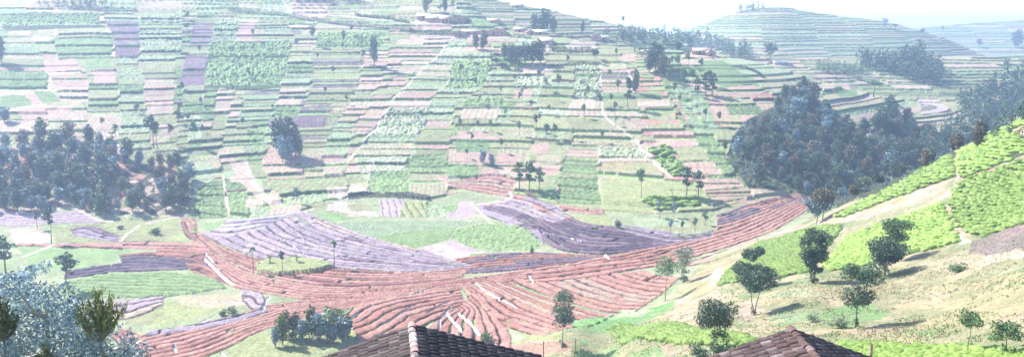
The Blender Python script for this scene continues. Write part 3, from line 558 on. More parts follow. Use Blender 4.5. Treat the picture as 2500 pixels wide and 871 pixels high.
# ------------------------------------------------------------------ materials
def nodes(name):
    m = bpy.data.materials.new(name); m.use_nodes = True; nt = m.node_tree; b = nt.nodes['Principled BSDF']; return m, nt, b
def N(nt, t, **kw):
    n_ = nt.nodes.new(t)
    for k, v in kw.items(): setattr(n_, k, v)
    return n_
def mat_ground(name, sc1=1.2, bump=.5, rough=.95, var=.35):
    m, nt, b = nodes(name); L = nt.links.new
    a = N(nt, 'ShaderNodeAttribute'); a.attribute_name = 'tint'; g = N(nt, 'ShaderNodeNewGeometry')
    n1 = N(nt, 'ShaderNodeTexNoise'); n1.inputs['Scale'].default_value = sc1; n1.inputs['Detail'].default_value = 5; n1.inputs['Roughness'].default_value = .7; L(g.outputs['Position'], n1.inputs['Vector'])
    mr = N(nt, 'ShaderNodeMapRange'); mr.inputs['From Min'].default_value = .3; mr.inputs['From Max'].default_value = .7; mr.inputs['To Min'].default_value = 1 - var; mr.inputs['To Max'].default_value = 1 + var
    L(n1.outputs['Fac'], mr.inputs['Value'])
    mx = N(nt, 'ShaderNodeVectorMath', operation='SCALE'); L(a.outputs['Color'], mx.inputs[0]); L(mr.outputs['Result'], mx.inputs['Scale']); L(mx.outputs[0], b.inputs['Base Color'])
    bp = N(nt, 'ShaderNodeBump'); bp.inputs['Strength'].default_value = bump; bp.inputs['Distance'].default_value = .25; L(n1.outputs['Fac'], bp.inputs['Height']); L(bp.outputs['Normal'], b.inputs['Normal'])
    b.inputs['Roughness'].default_value = rough; b.inputs['Specular IOR Level'].default_value = .15
    return m
def mat_plain(name, c1, c2, scale=3, rough=.8, bump=.3, spec=.2, trans=0, det=4, contrast=(.35, .65)):
    m, nt, b = nodes(name); L = nt.links.new
    tc = N(nt, 'ShaderNodeTexCoord'); n1 = N(nt, 'ShaderNodeTexNoise'); n1.inputs['Scale'].default_value = scale; n1.inputs['Detail'].default_value = det; L(tc.outputs['Object'], n1.inputs['Vector'])
    r = N(nt, 'ShaderNodeValToRGB'); r.color_ramp.elements[0].position, r.color_ramp.elements[1].position = contrast
    r.color_ramp.elements[0].color = (*c1, 1); r.color_ramp.elements[1].color = (*c2, 1); L(n1.outputs['Fac'], r.inputs['Fac']); L(r.outputs['Color'], b.inputs['Base Color'])
    b.inputs['Roughness'].default_value = rough; b.inputs['Specular IOR Level'].default_value = spec
    if bump:
        bp = N(nt, 'ShaderNodeBump'); bp.inputs['Strength'].default_value = bump; bp.inputs['Distance'].default_value = .02; L(n1.outputs['Fac'], bp.inputs['Height']); L(bp.outputs['Normal'], b.inputs['Normal'])
    if trans:
        t = N(nt, 'ShaderNodeBsdfTranslucent'); L(r.outputs['Color'], t.inputs['Color']); ms = N(nt, 'ShaderNodeMixShader'); ms.inputs['Fac'].default_value = trans
        out = nt.nodes['Material Output']; L(b.outputs[0], ms.inputs[1]); L(t.outputs[0], ms.inputs[2]); L(ms.outputs[0], out.inputs['Surface'])
    return m
def mat_leaf(name, c1, c2, rough=.5, spec=.35, trans=.25):
    """leaf colour runs between two greens by the leaf's own tint attribute"""
    m, nt, b = nodes(name); L = nt.links.new
    a = N(nt, 'ShaderNodeAttribute'); a.attribute_name = 'tint'
    oi = N(nt, 'ShaderNodeObjectInfo'); sp = N(nt, 'ShaderNodeSeparateColor'); L(a.outputs['Color'], sp.inputs['Color'])
    r = N(nt, 'ShaderNodeValToRGB'); r.color_ramp.elements[0].color = (*c1, 1); r.color_ramp.elements[1].color = (*c2, 1); L(sp.outputs['Red'], r.inputs['Fac'])
    mr = N(nt, 'ShaderNodeMapRange'); mr.inputs['To Min'].default_value = .7; mr.inputs['To Max'].default_value = 1.3; L(oi.outputs['Random'], mr.inputs['Value'])
    v = N(nt, 'ShaderNodeVectorMath', operation='SCALE'); L(r.outputs['Color'], v.inputs[0]); L(mr.outputs['Result'], v.inputs['Scale']); L(v.outputs[0], b.inputs['Base Color'])
    b.inputs['Roughness'].default_value = rough; b.inputs['Specular IOR Level'].default_value = spec
    t = N(nt, 'ShaderNodeBsdfTranslucent'); L(v.outputs[0], t.inputs['Color']); ms = N(nt, 'ShaderNodeMixShader'); ms.inputs['Fac'].default_value = trans
    out = nt.nodes['Material Output']; L(b.outputs[0], ms.inputs[1]); L(t.outputs[0], ms.inputs[2]); L(ms.outputs[0], out.inputs['Surface'])
    return m
M = dict(
 near=mat_ground('slope_ground', 2.2, .7), valley=mat_ground('valley_soil', 1.8, .6), hill=mat_ground('terrace_ground', .9, .5), far=mat_ground('far_ground', .3, .3, var=.2),
 path=mat_ground('trodden_earth', 1.5, .2, var=.15), bark=mat_plain('bark', (.10,.08,.06), (.24,.20,.15), 6, bump=.6), palebark=mat_plain('pale_bark', (.28,.26,.22), (.42,.38,.32), 5),
 dark=mat_leaf('dark_leaves', (.024,.052,.034), (.12,.19,.10)), olive=mat_leaf('olive_leaves', (.05,.075,.02), (.20,.22,.06)), blue=mat_leaf('blue_grey_leaves', (.025,.06,.075), (.34,.46,.50), rough=.4, trans=.12),
 mid=mat_leaf('green_leaves', (.04,.08,.03), (.16,.26,.10)), pale=mat_leaf('pale_leaves', (.12,.16,.09), (.38,.44,.28)), banana=mat_leaf('banana_leaves', (.10,.18,.05), (.34,.44,.18), rough=.35, trans=.35),
 tea=mat_leaf('tea_leaves', (.15,.25,.04), (.33,.46,.11), trans=.28), brown=mat_leaf('brownish_leaves', (.06,.055,.035), (.22,.18,.11)),
 mudwall=mat_plain('mud_wall', (.42,.24,.18), (.55,.34,.26), 1.2), dooring=mat_plain('dark_door', (.06,.05,.06), (.12,.09,.08), 4), rooft=mat_plain('old_roof_tile', (.38,.26,.22), (.52,.40,.34), 3),
 tin=mat_plain('tin_roof', (.62,.60,.58), (.75,.73,.70), 2, rough=.4, spec=.5), wood=mat_plain('weathered_wood', (.22,.17,.12), (.40,.33,.25), 8),
)
mw, nt, b = nodes('sky_glint_water'); b.inputs['Base Color'].default_value = (.46,.42,.40,1); b.inputs['Roughness'].default_value = .22; b.inputs['Specular IOR Level'].default_value = .8; b.inputs['Coat Weight'].default_value = .5; M['water'] = mw  # pale base colour stands in for the white sky glinting on the ditches
idx = np.arange(NY * NU).reshape(NY, NU)
Fa = np.stack([idx[:-1, :-1], idx[:-1, 1:], idx[1:, 1:], idx[1:, :-1]], -1).reshape(-1, 4)
fc = CLS[:-1, :-1].reshape(-1)
VV = np.stack([X2, Y2, Z], -1).reshape(-1, 3); CC = Colr.reshape(-1, 3)
for k, (nm, mt) in enumerate([('grass_slope', 'near'), ('valley_floor', 'valley'), ('terraced_hillside', 'hill'), ('far_hills', 'far'), ('footpath', 'path'), ('water', 'water')]):
    f = Fa[fc == k]
    if not len(f): continue
    uq, inv = np.unique(f.ravel(), return_inverse=True)
    o = mesh_np(nm, VV[uq], inv.reshape(-1, 4), M[mt], CC[uq], smooth_=(k in (4, 5)))
    o['kind'] = 'structure'
# ------------------------------------------------------------------ things: helpers
def empty(name, loc, rz=0, s=1.0, label=None, cat=None, group=None):
    o = bpy.data.objects.new(name, None); COL.objects.link(o); o.location = loc; o.rotation_euler = (0, 0, rz); o.scale = (s, s, s) if not hasattr(s, '__len__') else s
    o.empty_display_size = .3
    if label: o['label'] = label
    if cat: o['category'] = cat
    if group: o['group'] = group
    return o
def tube(pts, rad, sides=6):
    pts = np.array(pts, float); V = []; Fq = []
    for i, p in enumerate(pts):
        d = pts[min(i + 1, len(pts) - 1)] - pts[max(i - 1, 0)]; d = d / (np.linalg.norm(d) + 1e-9)
        a = np.cross(d, [0.3, 1, 0.1]); a /= np.linalg.norm(a) + 1e-9; b_ = np.cross(d, a)
        for k in range(sides):
            t = 2 * PI * k / sides; V.append(p + (a * math.cos(t) + b_ * math.sin(t)) * rad[i])
    for i in range(len(pts) - 1):
        for k in range(sides): Fq.append((i * sides + k, i * sides + (k + 1) % sides, (i + 1) * sides + (k + 1) % sides, (i + 1) * sides + k))
    return np.array(V), np.array(Fq)
def join(parts):
    V = []; Fq = []; o = 0
    for v, f in parts: V.append(v); Fq.append(f + o); o += len(v)
    return np.concatenate(V), np.concatenate(Fq)
def leaf_mesh(cent, axis, nrm, ln, wd_, droop=0):
    """kite shaped leaves, one quad each"""
    axis = axis / (np.linalg.norm(axis, axis=1, keepdims=True) + 1e-9); side = np.cross(axis, nrm); side /= np.linalg.norm(side, axis=1, keepdims=True) + 1e-9
    ln = ln[:, None]; wd_ = wd_[:, None]
    a = cent - axis * ln * .5; b_ = cent + side * wd_ * .5 - axis * ln * .05; c = cent + axis * ln * .5; d = cent - side * wd_ * .5 - axis * ln * .05
    V = np.stack([a, b_, c, d], 1).reshape(-1, 3); n_ = len(cent); Fq = np.arange(n_ * 4).reshape(n_, 4)
    return V, Fq
def blob_leaves(rng, blobs, nl, size, aspect=.55, up=.35, shell=.45, droop=0.0):
    vols = np.array([b[3] * b[4] * b[5] for b in blobs]) ** .67; cnt = np.maximum((nl * vols / vols.sum()).astype(int), 4)
    C_ = []; A_ = []; T = []
    for b_, k in zip(blobs, cnt):
        d = rng.normal(size=(k, 3)); d /= np.linalg.norm(d, axis=1, keepdims=True); r = (shell + (1.06 - shell) * rng.random(k) ** .6)[:, None]
        C_.append(np.array(b_[:3]) + d * r * np.array(b_[3:6])); ax = d * .8 + rng.normal(size=(k, 3)) * .7; ax[:, 2] -= droop; A_.append(ax)
        T.append(np.clip(rng.random() * .35 + rng.random(k) * .65, 0, 1))
    C_ = np.concatenate(C_); A_ = np.concatenate(A_); T = np.concatenate(T); n_ = len(C_)
    nr = rng.normal(size=(n_, 3)); nr[:, 2] += up * 3
    ln = size * (.6 + .8 * rng.random(n_))
    V, Fq = leaf_mesh(C_, A_, nr, ln, ln * aspect)
    return V, Fq, np.repeat(T, 4)[:, None] * np.ones(3)
def crown_obj(rng, blobs, nl, size, mat, parent, name='crown', **kw):
    V, Fq, T = blob_leaves(rng, blobs, nl, size, **kw); return mesh_np(name, V, Fq, mat, T, parent)
def trunk_obj(h, r, blobs, mat, parent, rng, lean=(0, 0), forks=None, name='trunk'):
    top = np.array([lean[0], lean[1], h]); ps = [np.array([0, 0, -.6])]
    for t in (.0, .3, .6, 1): ps.append(np.array([lean[0] * t + rng.normal() * .02 * h * (t > 0) * (t < 1), lean[1] * t + rng.normal() * .02 * h * (t > 0) * (t < 1), h * t]))
    pr = [tube(ps, [r * 1.25, r * 1.1, r * .85, r * .6, r * .25])]
    for b_ in blobs[:9]:
        c = np.array(b_[:3]); z0 = max(h * .15, min(c[2] - b_[5] * .8, h * .85)); t = z0 / h; s = np.array([lean[0] * t, lean[1] * t, z0])
        mid = (s + c) / 2 + np.array([0, 0, -.04 * h]); pr.append(tube([s, mid, c], [r * .45, r * .3, r * .12], 5))
    V, Fq = join(pr); return mesh_np(name, V, Fq, mat, None, parent, smooth_=True)
def vdepth(p): return p[1] * CT - p[2] * ST
# unit-height prototypes for the far trees -------------------------------------------------
PROTO = {}
def proto(kind, var):
    key = (kind, var)
    if key in PROTO: return PROTO[key]
    rng = np.random.default_rng(hash(key[0].encode()[0] * 131 + len(kind) * 17 + var * 7) % 99991)
    R = lambda a, b_: a + (b_ - a) * rng.random()
    bl = []; h = 1.0; tr = .018; tm = M['bark']
    if kind in ('euc', 'blue', 'brown'):
        nb = 9
        for i in range(nb):
            z = .22 + .68 * i / (nb - 1); w = .20 * math.sin(PI * min(1, (z - .08) / .98)) ** .7 * R(.8, 1.15); a = R(0, 6.3); off = R(0, .09)
            bl.append((off * math.cos(a), off * math.sin(a), z, w, w, R(.09, .13)))
        lv = dict(nl=800, size=.078, up=.25)
    elif kind == 'round':
        for i in range(8):
            a = i * 2.4; off = R(.05, .2); bl.append((off * math.cos(a), off * math.sin(a), R(.5, .88), R(.11, .17), R(.11, .17), R(.09, .13)))
        lv = dict(nl=420, size=.085, up=.3)
    elif kind == 'tiers':
        for z, w in ((.42, .17), (.55, .14), (.72, .22), (.86, .18), (.94, .1)):
            for k in range(2):
                a = R(0, 6.3); bl.append((w * .5 * math.cos(a), w * .5 * math.sin(a), z, w * .75, w * .75, .06))
        lv = dict(nl=420, size=.085, up=.5)
    elif kind == 'thin':
        for z, w in ((.62, .10), (.74, .16), (.86, .15), (.94, .09)):
            a = R(0, 6.3); bl.append((w * .4 * math.cos(a), w * .4 * math.sin(a), z, w, w, .07))
        tr = .014; lv = dict(nl=230, size=.09, up=.4)
    elif kind == 'flat':
        for i in range(12):
            a = i * 2.4; off = .45 * math.sqrt(i / 12); bl.append((off * math.cos(a), off * math.sin(a) * .6, .85 + R(-.06, .08) - off * .12, .16, .13, .05))
        tr = .03; lv = dict(nl=600, size=.08, up=.6)
    elif kind == 'bush':
        for i in range(7):
            a = i * 2.4; off = R(.1, .45); bl.append((off * math.cos(a), off * math.sin(a), R(.3, .7), R(.3, .4), R(.3, .4), R(.22, .32)))
        lv = dict(nl=420, size=.17, up=.2); tr = .03
    me = {}
    o = trunk_obj(.93 if kind != 'bush' else .6, tr, bl, tm, None, rng); me['trunk'] = o.data; bpy.data.objects.remove(o)
    if kind == 'palm': pass
    mm = {'euc': 'dark', 'blue': 'blue', 'brown': 'brown', 'round': 'dark', 'tiers': 'mid', 'thin': 'mid', 'flat': 'mid', 'bush': 'mid'}[kind]
    o = crown_obj(rng, bl, mat=M[mm], parent=None, **lv); me['crown'] = o.data; bpy.data.objects.remove(o)
    PROTO[key] = me; return me
def palm_mesh():
    if 'palm' in PROTO: return PROTO['palm']
    rng = np.random.default_rng(5); ps = [(0, 0, -.06), (.01, 0, .4), (-.01, 0, .8), (0, 0, .9)]
    o = mesh_np('trunk', *tube(ps, [.016, .014, .012, .01]), M['bark']); me = {'trunk': o.data}; bpy.data.objects.remove(o)
    V = []; Fq = []; k = 0
    for i in range(13):
        a = i * 2.4; el = .9 - 1.5 * (i / 13); L_ = .15 + .03 * rng.random()
        dx = np.array([math.cos(a), math.sin(a), 0]); sd_ = np.array([-math.sin(a), math.cos(a), 0]); p = np.array([0, 0, .9]); w = .045
        pts = [p + dx * L_ * t * math.cos(el) + np.array([0, 0, 1]) * (L_ * t * math.sin(el) - .10 * t * t) for t in (0, .35, .7, 1)]
        for q, ww in zip(pts, (.2, 1, .9, .2)): V += [q - sd_ * w * ww, q + sd_ * w * ww + np.array([0, 0, .01])]
        for s in range(3): Fq.append((k + 2 * s, k + 2 * s + 1, k + 2 * s + 3, k + 2 * s + 2))
        k += 8
    T = np.repeat(rng.random(len(V) // 8), 8)[:, None] * np.ones(3)
    o = mesh_np('crown', np.array(V), np.array(Fq), M['mid'], T); me['crown'] = o.data; bpy.data.objects.remove(o); PROTO['palm'] = me; return me
def banana_mesh(var):
    key = ('banana', var)
    if key in PROTO: return PROTO[key]
    rng = np.random.default_rng(50 + var); o = mesh_np('trunk', *tube([(0, 0, -.1), (0, 0, .25), (.02, 0, .5)], [.06, .05, .03]), M['mid']); me = {'trunk': o.data}; bpy.data.objects.remove(o)
    V = []; Fq = []; k = 0
    for i in range(11):
        a = i * 2.4 + rng.random(); el = 1.25 - .9 * rng.random(); L_ = .55 + .15 * rng.random(); dx = np.array([math.cos(a), math.sin(a), 0]); sd_ = np.array([-math.sin(a), math.cos(a), 0]); w = .085
        for q, ww in zip((0, .25, .5, .75, 1), (.25, .9, 1, .8, .15)):
            p = np.array([0, 0, .45]) + dx * L_ * q * math.cos(el) + np.array([0, 0, 1]) * (L_ * q * math.sin(el) - .38 * q * q); V += [p - sd_ * w * ww, p + sd_ * w * ww]
        for s in range(4): Fq.append((k + 2 * s, k + 2 * s + 1, k + 2 * s + 3, k + 2 * s + 2))
        k += 10
    T = np.repeat(rng.random(len(V) // 10), 10)[:, None] * np.ones(3)
    o = mesh_np('crown', np.array(V), np.array(Fq), M['banana'], T); me['crown'] = o.data; bpy.data.objects.remove(o); PROTO[key] = me; return me
KN = {'euc': 'eucalyptus_tree', 'blue': 'eucalyptus_tree', 'brown': 'eucalyptus_tree', 'round': 'round_tree', 'tiers': 'leafy_tree', 'thin': 'slender_tree', 'flat': 'flat_topped_tree', 'bush': 'bush', 'palm': 'palm_tree', 'banana': 'banana_plant'}
CN = {'bush': 'bush', 'palm': 'palm', 'banana': 'banana plant'}
def plant(kind, px, py, hpx, label, group=None, wide=1.0, crown=None, pos=None, var=None):
    p = at(px, py) if pos is None else pos; zg = ground_z(p[0], p[1]); h = hpx * vdepth(p) / F
    v = random.randrange(4) if var is None else var
    me = palm_mesh() if kind == 'palm' else banana_mesh(v % 3) if kind == 'banana' else proto(kind, v)
    w = h * wide * random.uniform(.92, 1.08)
    o = empty(KN[kind], (p[0], p[1], zg), random.uniform(0, 6.28), (w, w, h), label, CN.get(kind, 'tree'), group)
    for nm in ('trunk', 'crown'):
        if nm == 'trunk' and kind == 'bush': nm2 = 'stem'
        elif kind in ('banana',): nm2 = 'stem' if nm == 'trunk' else 'leaves'
        elif kind == 'bush': nm2 = 'foliage'
        else: nm2 = nm
        c = bpy.data.objects.new(nm2, me[nm]); COL.objects.link(c); c.parent = o
        if crown and nm == 'crown': c.material_slots[0].link = 'OBJECT'; c.material_slots[0].material = M[crown]
    return o
# ------------------------------------------------------------------ the two woods
def scatter(poly, n, sp, rng, holes=()):
    w = np.array(poly, float); out = []; x0, y0 = w.min(0); x1, y1 = w.max(0); tries = 0
    while len(out) < n and tries < n * 60:
        tries += 1; px = x0 + (x1 - x0) * rng.random(); py = y0 + (y1 - y0) * rng.random()
        q = lambda W_: inpoly(W_, np.array([px]), np.array([py]))[0]
        if not q(poly) or any(q(h) for h in holes): continue
        p = at(px, py)
        if p[1] > 900: continue
        if all((p[0] - a[0]) ** 2 + (p[1] - a[1]) ** 2 > sp * sp for a in out): out.append(p)
    return out
def woodland(poly, n, sp, hpx, label, name='woodland', mats='dark', seed=1, nl=90):
    """a far-off wood that reads as one mass"""
    rg = np.random.default_rng(seed); Vs = []; Ts = []
    for p in scatter(poly, n, sp, rg):
        h = hpx * vdepth(p) / F * (.7 + .5 * rg.random()); z = ground_z(p[0], p[1]); bl = []
        for i in range(5):
            t = .2 + .7 * i / 4; w = h * .24 * math.sin(PI * (t * .85 + .08)); bl.append((p[0] + rg.normal() * h * .04, p[1] + rg.normal() * h * .04, z + h * t, w, w, h * .14))
        V, Fq, T = blob_leaves(rg, bl, nl, h * .14, up=.2); Vs.append(V); Ts.append(np.clip(T * .7 + .3 * rg.random(), 0, 1))
    V = np.concatenate(Vs); T = np.concatenate(Ts); o = mesh_np(name, V, np.arange(len(V)).reshape(-1, 4), M[mats], T); o['kind'] = 'stuff'; o['label'] = label; o['category'] = 'wood'
    return o
rng = np.random.default_rng(11)
woodland(LWOOD[:11] + [(390,526),(380,470),(330,400),(270,410),(300,470),(290,524)] + LWOOD[13:], 150, 1.8, 11, 'low undergrowth of shrubs beneath the left wood', 'undergrowth', 'blue', seed=21, nl=50)
woodland(RWOOD, 380, 1.8, 15, 'dense undergrowth of shrubs beneath the side valley wood', 'undergrowth', 'blue', seed=22, nl=60)
LW = [(-30,360),(60,352),(110,340),(160,330),(235,335),(265,370),(320,395),(380,405),(445,408),(468,440),(464,518),(390,522),(290,520),(240,524),(160,500),(90,518),(-30,530)]
for i, p in enumerate(scatter(LW, 150, 2.4, rng, [[(285,405),(368,408),(385,478),(305,468)]])):
    k = rng.random(); kind = 'euc' if k < .4 else 'blue' if k < .82 else 'brown'
    lab = {'euc': 'dark green eucalyptus in the dense wood at the foot of the left hillside', 'blue': 'blue-grey young eucalyptus in the wood at the foot of the left hillside', 'brown': 'brownish eucalyptus in the wood at the foot of the left hillside'}[kind]
    plant(kind, 0, 0, 46 * (.7 + .65 * rng.random()) if kind != 'blue' else 38 * (.6 + .6 * rng.random()), lab, 'trees of the left wood, ' + {'euc': 'dark', 'blue': 'blue-grey', 'brown': 'brownish'}[kind], pos=p, wide=1.32)
RW = [(1795,395),(1800,345),(1830,305),(1890,275),(1915,232),(1960,230),(1990,250),(2040,290),(2080,320),(2120,345),(2150,290),(2190,280),(2240,320),(2300,345),(2360,330),(2440,300),(2420,350),(2300,400),(2200,440),(2110,470),(2040,475),(1965,478),(1890,462),(1840,455)]
for i, p in enumerate(scatter(RW, 185, 2.9, rng)):
    k = rng.random(); kind = 'euc' if k < .55 else 'brown' if k < .82 else 'blue'
    lab = {'euc': 'dark green tree in the dense wood filling the side valley on the right', 'blue': 'pale blue-green tree in the wood filling the side valley on the right', 'brown': 'brownish tree in the wood filling the side valley on the right'}[kind]
    plant(kind, 0, 0, 42 * (.65 + .7 * rng.random() ** 1.5), lab, 'trees of the side valley wood, ' + {'euc': 'dark', 'blue': 'pale', 'brown': 'brownish'}[kind], pos=p, wide=1.35)
woodland([(1440,98),(1520,92),(1600,92),(1700,105),(1760,118),(1850,140),(1830,150),(1700,128),(1560,108)], 75, 2.5, 34, 'hazy blue belt of trees behind the crest of the middle hill', seed=2)
woodland([(2100,150),(2180,160),(2240,140),(2290,180),(2300,215),(2240,205),(2160,180),(2100,168)], 75, 3, 42, 'blue-grey wood on the far slope beyond the side valley', seed=3)
woodland([(2340,270),(2400,230),(2440,205),(2560,190),(2560,300),(2440,300),(2380,310)], 110, 3, 48, 'dark blue wood on the right-hand rise behind the tea slope', seed=4)
woodland([(2230,345),(2330,300),(2440,280),(2560,260),(2560,330),(2400,350),(2280,385)], 60, 3, 40, 'bluish wood low behind the skyline of the tea slope', seed=9)
woodland([(1990,165),(2060,170),(2130,180),(2080,190),(2000,180)], 30, 2.5, 22, 'band of small trees and bananas on the crest above the side valley', seed=5, mats='mid')
woodland([(700,-6),(880,-4),(870,8),(720,8)], 40, 2.5, 26, 'strip of dark trees above the hillside road at the top of the picture', seed=6)
woodland([(90,14),(210,10),(300,20),(200,24),(100,22)], 30, 2, 20, 'low dark bushes along the road at the top of the hillside', seed=7)
woodland([(1780,26),(1860,18),(1875,26),(1800,34)], 22, 3, 18, 'clump of far trees on top of the terraced hill', seed=8)
